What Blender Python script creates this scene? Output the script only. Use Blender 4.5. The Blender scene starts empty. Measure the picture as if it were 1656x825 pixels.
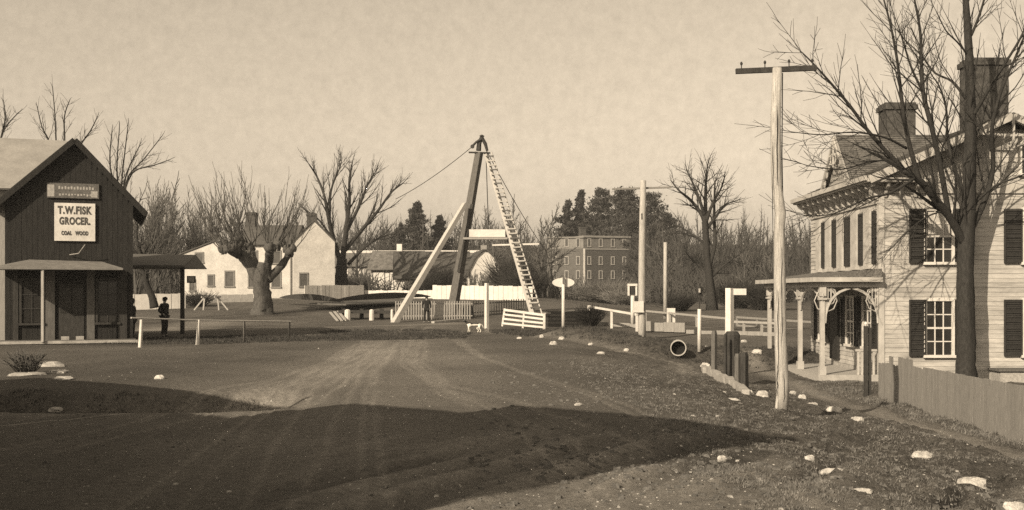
import bpy, math, random
import numpy as np
from mathutils import Vector, Matrix
random.seed(7)
S = bpy.context.scene
COL = S.collection
R = math.radians
F = 1775.0; CX = 828.0; HY = 474.0; EYE = 2.0      # focal length in photo pixels, vanishing point, eye height

# ------------------------------------------------------------------ camera, sky, sun, exposure
cam = bpy.data.cameras.new('camera'); co = bpy.data.objects.new('camera', cam); COL.objects.link(co)
co.location = (0, 0, EYE); co.rotation_euler = (R(90), 0, 0)
cam.sensor_width = 36; cam.lens = 36 * F / 1656; cam.shift_y = (HY - 412.5) / 1656
cam.clip_start = 0.1; cam.clip_end = 3000
S.camera = co
SUN_EL = R(28); TRAV = Vector((0.6, 0.8, 0)).normalized()      # horizontal direction the sunlight travels
sund = Vector((TRAV.x * math.cos(SUN_EL), TRAV.y * math.cos(SUN_EL), -math.sin(SUN_EL)))
sl = bpy.data.lights.new('sun', 'SUN'); so = bpy.data.objects.new('sun', sl); COL.objects.link(so)
sl.energy = 5.0; sl.angle = R(0.5); sl.color = (1.0, 0.84, 0.63)
so.rotation_euler = sund.to_track_quat('-Z', 'Y').to_euler()
W = bpy.data.worlds.new('World'); S.world = W; W.use_nodes = True
nt = W.node_tree; nt.nodes.clear()
wo = nt.nodes.new('ShaderNodeOutputWorld'); bg = nt.nodes.new('ShaderNodeBackground')
sk = nt.nodes.new('ShaderNodeTexSky'); sk.sky_type = 'NISHITA'; sk.sun_disc = False
sk.sun_elevation = SUN_EL; sk.sun_rotation = math.atan2(-TRAV.x, -TRAV.y)
sk.dust_density = 3.0; sk.air_density = 1.0
bw = nt.nodes.new('ShaderNodeRGBToBW')
mp = nt.nodes.new('ShaderNodeMapRange'); mp.inputs['From Min'].default_value = 0; mp.inputs['From Max'].default_value = 10
mp.inputs['To Min'].default_value = .6; mp.inputs['To Max'].default_value = 11.6
# faint even mottling of thin overcast
tcw = nt.nodes.new('ShaderNodeTexCoord'); nzw = nt.nodes.new('ShaderNodeTexNoise')
nzw.inputs['Scale'].default_value = 110; nzw.inputs['Detail'].default_value = 12; nzw.inputs['Roughness'].default_value = 0.75
mw = nt.nodes.new('ShaderNodeMapRange'); mw.inputs['To Min'].default_value = 0.74; mw.inputs['To Max'].default_value = 1.25
mul = nt.nodes.new('ShaderNodeMath'); mul.operation = 'MULTIPLY'
tint = nt.nodes.new('ShaderNodeMixRGB'); tint.blend_type = 'MULTIPLY'; tint.inputs[0].default_value = 1
tint.inputs[2].default_value = (1.0, 0.835, 0.625, 1)
L = nt.links.new
L(sk.outputs[0], bw.inputs[0]); L(bw.outputs[0], mp.inputs[0]); L(tcw.outputs['Generated'], nzw.inputs['Vector'])
L(nzw.outputs[0], mw.inputs[0]); L(mp.outputs[0], mul.inputs[0]); L(mw.outputs[0], mul.inputs[1])
L(mul.outputs[0], tint.inputs[1]); L(tint.outputs[0], bg.inputs[0]); L(bg.outputs[0], wo.inputs[0])
bg.inputs[1].default_value = 0.12
S.view_settings.view_transform = 'Standard'; S.view_settings.look = 'None'
S.view_settings.exposure = 0.52; S.view_settings.gamma = 1
S.cycles.max_bounces = 5; S.cycles.diffuse_bounces = 3; S.cycles.use_denoising = False

# ------------------------------------------------------------------ helpers
def P(px, py, d): return Vector(((px - CX) * d / F, d, EYE + (HY - py) * d / F))
def XX(px, d): return (px - CX) * d / F
_rng = np.random.RandomState(3); _tab = _rng.rand(256, 256)
def vnoise(x, y):
    x = np.asarray(x, float); y = np.asarray(y, float)
    xi = np.floor(x).astype(int); yi = np.floor(y).astype(int); fx = x - xi; fy = y - yi
    fx = fx * fx * (3 - 2 * fx); fy = fy * fy * (3 - 2 * fy)
    a = _tab[xi % 256, yi % 256]; b = _tab[(xi + 1) % 256, yi % 256]; c = _tab[xi % 256, (yi + 1) % 256]; d = _tab[(xi + 1) % 256, (yi + 1) % 256]
    return (a * (1 - fx) + b * fx) * (1 - fy) + (c * (1 - fx) + d * fx) * fy - 0.5
def sm(t):
    t = np.clip(t, 0, 1); return t * t * (3 - 2 * t)
def segdist(x, y, pts):
    best = np.full(np.shape(x), 1e9)
    for (ax, ay), (bx, by) in zip(pts[:-1], pts[1:]):
        dx, dy = bx - ax, by - ay; t = np.clip(((x - ax) * dx + (y - ay) * dy) / (dx * dx + dy * dy), 0, 1)
        best = np.minimum(best, np.hypot(x - ax - t * dx, y - ay - t * dy))
    return best
def gbase(x, y):
    x = np.asarray(x, float); y = np.asarray(y, float)
    z = -0.92 * sm((x - 1.5) / 8) * (1 - sm((y - 36) / 32)) * sm((y + 5) / 15)
    z = z + 1.5 * sm((y - 66) / 38) * (1 - .5 * sm((x - 2) / 10)) + 0.6 * sm((y - 105) / 60)
    z = z + 15 * sm((y - 200) / 150) * (0.9 + .5 * vnoise(x / 70 + 3, y / 90))
    z = z - 0.75 * sm(1 - segdist(x, y, [(-30, 22), (-9.5, 20.6), (-5.6, 20.6)]) / 2.4)        # ditch in the left bank
    z = z + 0.55 * sm(1 - segdist(x, y, [(3.0, 49.5), (6.2, 44.2), (9, 44.0), (11.5, 44.6)]) / 2.5)         # bank over the culvert
    z = z - 0.30 * sm(1 - segdist(x, y, [(4.4, 41.5), (6.6, 40.6), (7.6, 40)]) / 1.2)
    z = z + .22 * sm(1 - segdist(x, y, [(7.9, 9), (7.6, 16), (7.3, 22)]) / 1.6)                 # lip of the path
    return z
def G(x, y): return float(gbase(x, y))
def GP(px, d, dz=0): x = XX(px, d); return Vector((x, d, G(x, d) + dz))

ORG = {}
class MB:
    def __init__(s): s.v = []; s.q = []; s.t = []; s.n = 0
    def add(s, v, q=None, t=None):
        v = np.asarray(v, float).reshape(-1, 3)
        if q is not None and len(q): s.q.append(np.asarray(q, int) + s.n)
        if t is not None and len(t): s.t.append(np.asarray(t, int) + s.n)
        s.v.append(v); s.n += len(v); return s
    BQ = [[0, 3, 2, 1], [4, 5, 6, 7], [0, 1, 5, 4], [1, 2, 6, 5], [2, 3, 7, 6], [3, 0, 4, 7]]
    def hexa(s, p): return s.add([tuple(a) for a in p], MB.BQ)
    def box(s, c, size, rz=0):
        hx, hy, hz = [a / 2 for a in size]; ca, sa = math.cos(rz), math.sin(rz); p = []
        for z in (-hz, hz):
            for x, y in ((-hx, -hy), (hx, -hy), (hx, hy), (-hx, hy)):
                p.append((c[0] + x * ca - y * sa, c[1] + x * sa + y * ca, c[2] + z))
        return s.hexa(p)
    def beam(s, a, b, w, h=None, w2=None, h2=None):
        a = Vector(a); b = Vector(b); h = h or w; w2 = w2 or w; h2 = h2 or h
        d = (b - a).normalized(); sx = d.cross(Vector((0, 0, 1)))
        if sx.length < 1e-3: sx = Vector((1, 0, 0))
        sx.normalize(); sy = sx.cross(d).normalized(); p = []
        for o, ww, hh in ((a, w, h), (b, w2, h2)):
            for i, j in ((-1, -1), (1, -1), (1, 1), (-1, 1)): p.append(o + sx * (i * ww / 2) + sy * (j * hh / 2))
        return s.hexa(p)
    def tube(s, pts, rad, n=6, cap=True, rough=0):
        p = np.array([tuple(a) for a in pts], float); m = len(p)
        r = np.broadcast_to(np.asarray(rad, float), (m,)) if np.ndim(rad) else np.full(m, rad)
        t = np.empty_like(p); t[1:-1] = p[2:] - p[:-2]; t[0] = p[1] - p[0]; t[-1] = p[-1] - p[-2]
        t /= np.maximum(np.linalg.norm(t, axis=1, keepdims=True), 1e-9)
        ref = np.array([0., 0, 1]) if abs(t[0, 2]) < .8 else np.array([1., 0, 0])
        u = np.cross(t, ref); u /= np.maximum(np.linalg.norm(u, axis=1, keepdims=True), 1e-9); w = np.cross(t, u)
        a = np.arange(n) * 2 * math.pi / n
        rj = np.ones((m, n)) if not rough else 1 + rough * (np.random.randn(m, n) * .6 + np.random.randn(1, n))
        v = p[:, None] + (r[:, None] * rj)[:, :, None] * (np.cos(a)[None, :, None] * u[:, None] + np.sin(a)[None, :, None] * w[:, None])
        i = np.arange(m - 1)[:, None] * n; j = np.arange(n)[None]; k = (j + 1) % n
        q = np.stack([i + j, i + k, i + n + k, i + n + j], -1).reshape(-1, 4); tr = []
        v = v.reshape(-1, 3)
        if cap:
            v = np.vstack([v, p[0], p[-1]]); c0, c1 = len(v) - 2, len(v) - 1
            tr = [[c0, (b + 1) % n, b] for b in range(n)] + [[c1, (m - 1) * n + b, (m - 1) * n + (b + 1) % n] for b in range(n)]
        return s.add(v, q, tr)
    def quad(s, *p): return s.add([tuple(a) for a in p], [[0, 1, 2, 3]])
    def prism(s, poly, off):
        """closed polygon (3-D points, convex or nearly) extruded by vector off"""
        n = len(poly); off = Vector(off); v = [tuple(a) for a in poly] + [tuple(Vector(a) + off) for a in poly]
        q = [[i, (i + 1) % n, n + (i + 1) % n, n + i] for i in range(n)]
        t = [[0, i + 1, i] for i in range(1, n - 1)] + [[n, n + i, n + i + 1] for i in range(1, n - 1)]
        return s.add(v, q, t)
    def mesh(s, name, org=(0, 0, 0), smooth=False):
        me = bpy.data.meshes.new(name); v = np.vstack(s.v) - np.array(tuple(org))
        qs = np.vstack(s.q) if s.q else np.zeros((0, 4), int); ts = np.vstack(s.t) if s.t else np.zeros((0, 3), int)
        me.vertices.add(len(v)); me.vertices.foreach_set('co', v.astype(np.float32).ravel())
        li = np.concatenate([qs.ravel(), ts.ravel()]); me.loops.add(len(li)); me.loops.foreach_set('vertex_index', li.astype(np.int32))
        ls = np.concatenate([np.arange(len(qs)) * 4, len(qs) * 4 + np.arange(len(ts)) * 3])
        me.polygons.add(len(ls)); me.polygons.foreach_set('loop_start', ls.astype(np.int32))
        me.update(calc_edges=True); me.validate()
        me.polygons.foreach_set('use_smooth', [smooth] * len(me.polygons))
        return me
    def build(s, name, m, parent=None, org=None, smooth=False, kind=None):
        if parent is not None: org = ORG[parent.name]
        org = Vector(org if org is not None else (0, 0, 0))
        me = s.mesh(name, org, smooth); me.materials.append(m)
        o = bpy.data.objects.new(name, me); COL.objects.link(o)
        if parent is not None: o.parent = parent
        else: o.location = org
        ORG[o.name] = org
        if kind: o['kind'] = kind
        return o
def tag(o, label=None, cat=None, group=None, kind=None):
    if label: o['label'] = label
    if cat: o['category'] = cat
    if group: o['group'] = group
    if kind: o['kind'] = kind
    return o
def thing(name, loc, label, cat, group=None):
    o = bpy.data.objects.new(name, None); COL.objects.link(o); o.location = Vector(loc); o.empty_display_size = .2
    ORG[o.name] = Vector(loc); return tag(o, label, cat, group)
def copy_tree(o, loc, label):
    """copy a thing and its parts, sharing mesh data"""
    c = o.copy(); COL.objects.link(c); c.location = loc; c['label'] = label; ORG[c.name] = Vector(loc)
    for ch in [k for k in COL.objects if k.parent == o]:
        d = ch.copy(); COL.objects.link(d); d.parent = c
    return c

def mat(name, v, v2=None, scale=3.0, rough=.85, bump=.3, bdist=.01, stretch=(1, 1, 1), detail=6, warm=.97, fine=0, spec=.25):
    """v/v2: the two grey-brown base tones blended by noise"""
    m = bpy.data.materials.new(name); m.use_nodes = True; n = m.node_tree; b = n.nodes['Principled BSDF']
    v2 = v if v2 is None else v2
    tc = n.nodes.new('ShaderNodeTexCoord'); mpg = n.nodes.new('ShaderNodeMapping'); mpg.inputs['Scale'].default_value = stretch
    geo = n.nodes.new('ShaderNodeNewGeometry')
    nz = n.nodes.new('ShaderNodeTexNoise'); nz.inputs['Scale'].default_value = scale; nz.inputs['Detail'].default_value = detail; nz.inputs['Roughness'].default_value = .65
    cr = n.nodes.new('ShaderNodeValToRGB'); cr.color_ramp.elements[0].position = .32; cr.color_ramp.elements[1].position = .68
    cr.color_ramp.elements[0].color = (v, v * warm, v * warm * .95, 1); cr.color_ramp.elements[1].color = (v2, v2 * warm, v2 * warm * .95, 1)
    n.links.new(geo.outputs['Position'], mpg.inputs['Vector']); n.links.new(mpg.outputs[0], nz.inputs['Vector'])
    n.links.new(nz.outputs[0], cr.inputs[0]); src = cr.outputs[0]
    if fine:
        n2 = n.nodes.new('ShaderNodeTexNoise'); n2.inputs['Scale'].default_value = scale * 9; n2.inputs['Detail'].default_value = 3
        n.links.new(mpg.outputs[0], n2.inputs['Vector'])
        m2 = n.nodes.new('ShaderNodeMapRange'); m2.inputs['From Min'].default_value = .3; m2.inputs['From Max'].default_value = .7
        m2.inputs['To Min'].default_value = 1 - fine; m2.inputs['To Max'].default_value = 1 + fine
        n.links.new(n2.outputs[0], m2.inputs[0]); mx = n.nodes.new('ShaderNodeMixRGB'); mx.blend_type = 'MULTIPLY'; mx.inputs[0].default_value = 1
        n.links.new(src, mx.inputs[1]); n.links.new(m2.outputs[0], mx.inputs[2]); src = mx.outputs[0]
    n.links.new(src, b.inputs['Base Color']); b.inputs['Roughness'].default_value = rough; b.inputs['Specular IOR Level'].default_value = spec
    if bump:
        bp = n.nodes.new('ShaderNodeBump'); bp.inputs['Strength'].default_value = bump; bp.inputs['Distance'].default_value = bdist
        n.links.new(nz.outputs[0], bp.inputs['Height']); n.links.new(bp.outputs[0], b.inputs['Normal'])
    return m
M = {
 'white': mat('white_paint', .44, .58, 1.2, .7, .2, .004, fine=.08),
 'whitewall': mat('whitewash', .46, .58, .35, .8, .2, .01, fine=.06),
 'siding': mat('cream_clapboard_paint', .22, .44, 1.1, .7, .2, .004, stretch=(.6, 1, 3), fine=.1),
 'trim': mat('cream_trim_paint', .28, .42, 2, .7, .1, .003),
 'darkwood': mat('dark_weathered_wood', .022, .045, 5, .9, .4, .006, stretch=(3, 3, .6), fine=.3),
 'darkboard': mat('dark_red_boarding', .010, .022, 4, .9, .3, .004, stretch=(3, 3, .5), fine=.35),
 'dimwood': mat('dim_brown_wood', .07, .12, 5, .9, .4, .006, stretch=(3, 3, .6), fine=.2),
 'greywood': mat('grey_weathered_wood', .17, .27, 5, .85, .4, .006, stretch=(4, 4, .5), fine=.2),
 'greywood2': mat('darker_weathered_wood', .13, .21, 5, .85, .4, .006, stretch=(4, 4, .5), fine=.2),
 'greywood3': mat('paler_weathered_wood', .21, .30, 5, .85, .4, .006, stretch=(4, 4, .5), fine=.2),
 'polewood': mat('bleached_pole_wood', .20, .44, 9, .8, .8, .015, stretch=(5, 5, .3), fine=.4),
 'palepole': mat('pale_strut_wood', .30, .42, 4, .8, .3, .006, stretch=(3, 3, .5)),
 'shutter': mat('dark_shutter_paint', .018, .028, 6, .6, .2, .003),
 'glass': mat('dark_window_glass', .015, .03, 1, .15, .05, .002, spec=.5),
 'tinroof': mat('pale_tin_roof', .20, .27, 1.2, .55, .2, .006, fine=.08),
 'dimcanopy': mat('dull_canopy_tin', .12, .19, 3, .7, .2, .006, fine=.15),
 'darkroof': mat('dark_shingle_roof', .050, .085, 3, .9, .5, .01, fine=.3),
 'midroof': mat('grey_shingle_roof', .06, .15, 2.5, .9, .4, .01, fine=.4),
 'brick': mat('dark_chimney_brick', .03, .08, 7, .9, .5, .01, fine=.35),
 'millwall': mat('mill_stone_wall', .085, .12, 1.5, .9, .3, .02, fine=.2),
 'millwall2': mat('mill_upper_wall', .15, .2, 1.5, .9, .3, .02, fine=.15),
 'bark': mat('dark_bark', .016, .038, 9, .95, .8, .02, stretch=(2, 2, .6), fine=.3),
 'bark2': mat('grey_bark', .035, .10, 7, .95, .8, .02, stretch=(2, 2, .6), fine=.3),
 'twig': mat('bare_twigs', .02, .035, 2, .95, 0),
 'twig2': mat('grey_brown_twigs', .055, .095, .2, .95, 0),
 'woodtwig': mat('dark_far_twigs', .030, .062, .12, .95, 0),
 'needles': mat('pine_needles', .028, .055, .6, .95, 0, fine=.3),
 'stone': mat('pale_field_stone', .26, .52, 7, .9, .8, .03, fine=.3),
 'kerb': mat('pale_kerb_stone', .22, .36, 4, .9, .6, .015, fine=.2),
 'iron': mat('dark_iron', .02, .035, 8, .6, .2, .003),
 'pipe': mat('glazed_pipe', .28, .4, 6, .5, .2, .004),
 'void': mat('dark_pipe_inside', .008, .012, 6, .95, 0),
 'cloth': mat('dark_wool_cloth', .010, .018, 12, .95, .2, .004),
 'cloth2': mat('charcoal_trousers', .012, .02, 12, .95, .2, .004),
 'skin': mat('skin', .28, .33, 8, .6, 0),
 'leather': mat('black_leather', .012, .02, 8, .5, 0),
 'dryshrub': mat('dry_shrub', .10, .2, 2, .95, 0),
 'signgrey': mat('weathered_sign_board', .06, .13, 9, .85, .2, .003, fine=.3),
 'signpale': mat('flaking_pale_paint', .22, .36, 12, .85, .2, .003, fine=.3),
 'ink': mat('black_lettering', .02, .10, 14, .8, 0),
 'deck': mat('pale_porch_boards', .26, .36, 5, .8, .3, .004, stretch=(1, 5, 1)),
}

# ------------------------------------------------------------------ ground
def build_ground():
    ys = [-14.0]; y = -14.0
    while y < 900:
        d = max(abs(y), 9); step = d * .0085 if 7 < y < 120 else max(.6, d * .03)
        y += step; ys.append(y)
    us = np.linspace(-1.0, 1.0, 520); ys = np.array(ys)
    U, Y = np.meshgrid(us, ys)
    half = np.maximum(34 + .55 * np.maximum(Y, 0), 40) * 1.0
    half = np.where(Y > 0, 30 + .9 * Y, 30.0)
    X = np.sinh(U * 2.6) / math.sinh(2.6) * half
    Z = gbase(X, Y)
    # ruts, clods and lumps
    near = np.clip(1 - (Y - 10) / 70, 0, 1)
    tracks = [[(-1.2, 9), (-2.2, 16), (-3.6, 28), (-4.6, 44), (-5.0, 66)], [(-2.9, 9), (-3.8, 16), (-5.1, 28), (-5.9, 44), (-6.2, 66)],
              [(2.4, 9), (1.6, 15), (.2, 20), (-1.3, 24), (-2.6, 32), (-3.9, 50)], [(1.0, 9), (.2, 15), (-1.3, 22), (-3.0, 32), (-4.2, 48)],
              [(-4.6, 17), (-4.4, 24), (-5.4, 38), (-6.2, 60)], [(-9, 17.6), (-6.4, 19.0), (-4.4, 24), (-4.6, 40)], [(-7.5, 10), (-5.8, 17), (-5.2, 26), (-5.5, 50)],
              [(3.8, 9), (2.9, 15), (1.6, 22), (-1.0, 34), (-3.2, 52)], [(-10, 12), (-7.4, 18.4), (-5.6, 25), (-5.2, 40)]]
    base_tracks = list(tracks); rt = random.Random(21)
    for t in base_tracks:
        for _ in range(2): o1, o2 = rt.uniform(-1.0, 1.0), rt.uniform(-.5, .5); tracks.append([(a + o1 + (o2 - o1) * i / (len(t) - 1), c) for i, (a, c) in enumerate(t)])
    tr = np.zeros_like(X)
    for k, t in enumerate(tracks):
        wob = .12 * vnoise(Y * .5 + k * 9, X * 0 + k)
        tr = np.maximum(tr, sm(1 - segdist(X + wob, Y, t) / (.05 + .0020 * Y)) * (.55 + .8 * (vnoise(Y * .35 + 7 * k, X * .2) + .3)))
    road = sm((5.2 + .12 * (30 - np.minimum(Y, 60)) - np.abs(X + 3.2 + .02 * (Y - 20))) / 3.5) * (1 - sm((Y - 70) / 6))
    right = sm((X - 2.4 + .35 * vnoise(X, Y) * 3 + .03 * (Y - 14)) / 2.4) * (1 - sm((Y - 46) / 10))      # rough turf to the right
    path = sm(1 - segdist(X, Y, [(8.95, 6), (8.85, 22), (8.6, 30), (9.2, 36), (9.4, 50)]) / .75) * (1 - sm((Y - 40) / 10))
    path2 = sm(1 - segdist(X, Y, [(-1.6, 57), (1.5, 49), (4.0, 43), (6.0, 38.5), (5.3, 33)]) / .7)
    rail = sm(1 - segdist(X, Y, [(-15, 61), (-9, 66), (-4, 70)]) / 1.6)
    verge = sm(1 - segdist(X, Y, [(-.5, 59), (3.6, 50), (7.6, 44), (13, 44)]) / 2.8) * sm((segdist(X, Y, [(-1.6, 57), (1.5, 49), (4.0, 43), (6.0, 38.5)]) - .5) / .7)
    leftd = sm(1 - segdist(X, Y, [(-15.5, 44), (-11, 48), (-4.5, 51), (-6.5, 57)]) / 4.0)
    ditch = sm(1 - segdist(X, Y, [(-30, 22), (-9.5, 20.6), (-5.6, 20.6)]) / 2.2)
    turf = np.clip(right * (1 - path), 0, 1)
    Z += near * turf * (.14 * vnoise(X * 1.1, Y * 1.1) + .12 * vnoise(X * 3, Y * 3) + .13 * vnoise(X * 7, Y * 7) + .06 * vnoise(X * 15, Y * 15))
    Z += near * ditch * (.14 * vnoise(X * 2, Y * 2 + 9) + .08 * vnoise(X * 6, Y * 6))
    Z += near * (.035 * vnoise(X * .7, Y * .7) + .02 * vnoise(X * 3.3, Y * 2.1) + .012 * vnoise(X * 9, Y * 7))
    ca, sa = math.cos(R(28)), math.sin(R(28))                                   # diagonal wheel ruts in the near earth
    rr = vnoise((X * ca - Y * sa) * 3.4, (X * sa + Y * ca) * .45) * .15 * (1 - sm((Y - 13) / 5)) * sm((X + 3.4) / 2)
    Z += rr - .02 * tr
    n, m = X.shape; v = np.stack([X, Y, Z], -1).reshape(-1, 3)
    i = np.arange(n - 1)[:, None] * m; j = np.arange(m - 1)[None]
    q = np.stack([i + j, i + j + 1, i + m + j + 1, i + m + j], -1).reshape(-1, 4)
    b = MB(); b.add(v, q)
    mt = bpy.data.materials.new('earth_and_turf'); mt.use_nodes = True; nn = mt.node_tree; bs = nn.nodes['Principled BSDF']
    o = b.build('ground', mt, smooth=True, kind='structure')
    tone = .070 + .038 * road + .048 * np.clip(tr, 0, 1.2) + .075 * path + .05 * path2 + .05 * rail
    lit_tongue = sm(1 - segdist(X, Y, [(-9.5, 18.2), (-6.6, 18.8), (-5.0, 20.6), (-4.4, 26), (-5, 44)]) / (.5 + .035 * Y)) * (1 - sm((Y - 40) / 20))  # sandy strip; sunlight between the two shadows painted in as a paler tone
    sunlit_yard = sm(1 - segdist(X, Y, [(-19, 58), (-19.5, 72)]) / 3.6)  # ground behind the shelter painted paler to look sunlit
    tone = tone + .035 * lit_tongue + .06 * sunlit_yard - .026 * verge - .030 * leftd - .020 * ditch - .006 * turf + .035 * rr / .05 * (1 - sm((Y - 13) / 5))
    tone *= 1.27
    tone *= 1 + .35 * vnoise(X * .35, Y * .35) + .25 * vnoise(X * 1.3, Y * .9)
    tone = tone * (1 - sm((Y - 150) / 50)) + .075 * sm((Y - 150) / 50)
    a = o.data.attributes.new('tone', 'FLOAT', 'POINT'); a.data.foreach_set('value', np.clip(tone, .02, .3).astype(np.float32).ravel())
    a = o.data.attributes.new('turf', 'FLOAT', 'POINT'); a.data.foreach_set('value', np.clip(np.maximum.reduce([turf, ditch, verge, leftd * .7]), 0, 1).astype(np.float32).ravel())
    at = nn.nodes.new('ShaderNodeAttribute'); at.attribute_name = 'tone'; a2 = nn.nodes.new('ShaderNodeAttribute'); a2.attribute_name = 'turf'
    ge = nn.nodes.new('ShaderNodeNewGeometry'); n1 = nn.nodes.new('ShaderNodeTexNoise'); n1.inputs['Scale'].default_value = 7; n1.inputs['Detail'].default_value = 10; n1.inputs['Roughness'].default_value = .75
    n2 = nn.nodes.new('ShaderNodeTexNoise'); n2.inputs['Scale'].default_value = 38; n2.inputs['Detail'].default_value = 5; n2.inputs['Roughness'].default_value = .8
    vo = nn.nodes.new('ShaderNodeTexVoronoi'); vo.inputs['Scale'].default_value = 9
    for t in (n1, n2, vo): nn.links.new(ge.outputs['Position'], t.inputs['Vector'])
    def mr(src, lo, hi, a=.3, c=.7):
        k = nn.nodes.new('ShaderNodeMapRange'); k.inputs['From Min'].default_value = a; k.inputs['From Max'].default_value = c
        k.inputs['To Min'].default_value = lo; k.inputs['To Max'].default_value = hi; nn.links.new(src, k.inputs[0]); return k.outputs[0]
    def mth(op, x, y2):
        k = nn.nodes.new('ShaderNodeMath'); k.operation = op
        for s_, val in ((0, x), (1, y2)):
            if isinstance(val, (int, float)): k.inputs[s_].default_value = val
            else: nn.links.new(val, k.inputs[s_])
        return k.outputs[0]
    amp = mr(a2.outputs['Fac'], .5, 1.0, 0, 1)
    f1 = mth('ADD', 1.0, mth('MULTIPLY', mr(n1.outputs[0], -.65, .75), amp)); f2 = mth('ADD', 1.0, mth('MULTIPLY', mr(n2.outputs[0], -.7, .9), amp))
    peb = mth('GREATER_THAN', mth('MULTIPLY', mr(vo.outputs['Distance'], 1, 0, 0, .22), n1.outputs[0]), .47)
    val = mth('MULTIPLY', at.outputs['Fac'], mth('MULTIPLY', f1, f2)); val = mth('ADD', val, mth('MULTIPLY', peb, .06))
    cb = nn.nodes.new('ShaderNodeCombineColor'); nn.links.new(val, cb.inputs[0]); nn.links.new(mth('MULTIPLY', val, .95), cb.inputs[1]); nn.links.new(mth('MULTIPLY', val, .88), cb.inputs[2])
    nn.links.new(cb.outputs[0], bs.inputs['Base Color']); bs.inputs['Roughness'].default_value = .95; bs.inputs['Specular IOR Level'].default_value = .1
    bp = nn.nodes.new('ShaderNodeBump'); bp.inputs['Strength'].default_value = 1.0; bp.inputs['Distance'].default_value = .06
    nn.links.new(mth('ADD', n1.outputs[0], mth('MULTIPLY', n2.outputs[0], .5)), bp.inputs['Height']); nn.links.new(bp.outputs[0], bs.inputs['Normal'])
    return X, Y, Z
GX, GY, GZ = build_ground()

# ------------------------------------------------------------------ building helpers
class Fr:
    """local frame of a building: t along the front, v going back, z up"""
    def __init__(s, o, deg): s.o = Vector((o[0], o[1], 0)); s.a = R(deg); s.u = Vector((math.cos(s.a), math.sin(s.a), 0)); s.w = Vector((-math.sin(s.a), math.cos(s.a), 0))
    def p(s, t, v, z): return s.o + s.u * t + s.w * v + Vector((0, 0, z))
def fbox(b, f, t0, t1, v0, v1, z0, z1):
    return b.hexa([f.p(t0, v0, z0), f.p(t1, v0, z0), f.p(t1, v1, z0), f.p(t0, v1, z0), f.p(t0, v0, z1), f.p(t1, v0, z1), f.p(t1, v1, z1), f.p(t0, v1, z1)])
def gable_walls(b, f, t0, t1, v0, v1, z0, ze, zr, axis='t', ridge=None):
    """closed block with a gabled top; axis = direction of the ridge"""
    if axis == 't':
        r = (v0 + v1) / 2 if ridge is None else ridge
        a = [f.p(t0, v0, z0), f.p(t0, v1, z0), f.p(t0, v1, ze), f.p(t0, r, zr), f.p(t0, v0, ze)]; off = f.u * (t1 - t0)
    else:
        r = (t0 + t1) / 2 if ridge is None else ridge
        a = [f.p(t0, v0, z0), f.p(t1, v0, z0), f.p(t1, v0, ze), f.p(r, v0, zr), f.p(t0, v0, ze)]; off = f.w * (v1 - v0)
    b.prism(a, off)
def slope(b, p0, p1, p2, p3, th=.12):
    """roof slab: eave p0-p1, ridge p2-p3 (p2 over p1), thickness upward"""
    n = (Vector(p1) - Vector(p0)).cross(Vector(p3) - Vector(p0)).normalized()
    if n.z < 0: n = -n
    b.hexa([Vector(p) for p in (p0, p1, p2, p3)] + [Vector(p) + n * th for p in (p0, p1, p2, p3)])
def gable_roof(parent, m, f, t0, t1, v0, v1, ze, zr, axis='t', ridge=None, ov=.35, oe=.35, th=.1, name='roof'):
    """two roof slopes; eaves overhang oe, gable ends ov"""
    b = MB()
    if axis == 't':
        r = (v0 + v1) / 2 if ridge is None else ridge
        for s, e in ((-1, v0), (1, v1)):
            k = (zr - ze) / abs(r - e); ee = e + s * oe
            slope(b, f.p(t0 - ov, ee, ze - k * oe + .02), f.p(t1 + ov, ee, ze - k * oe + .02), f.p(t1 + ov, r, zr + .02), f.p(t0 - ov, r, zr + .02), th)
    else:
        r = (t0 + t1) / 2 if ridge is None else ridge
        for s, e in ((-1, t0), (1, t1)):
            k = (zr - ze) / abs(r - e); ee = e + s * oe
            slope(b, f.p(ee, v0 - ov, ze - k * oe + .02), f.p(ee, v1 + ov, ze - k * oe + .02), f.p(r, v1 + ov, zr + .02), f.p(r, v0 - ov, zr + .02), th)
    return b.build(name, m, parent)
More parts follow.
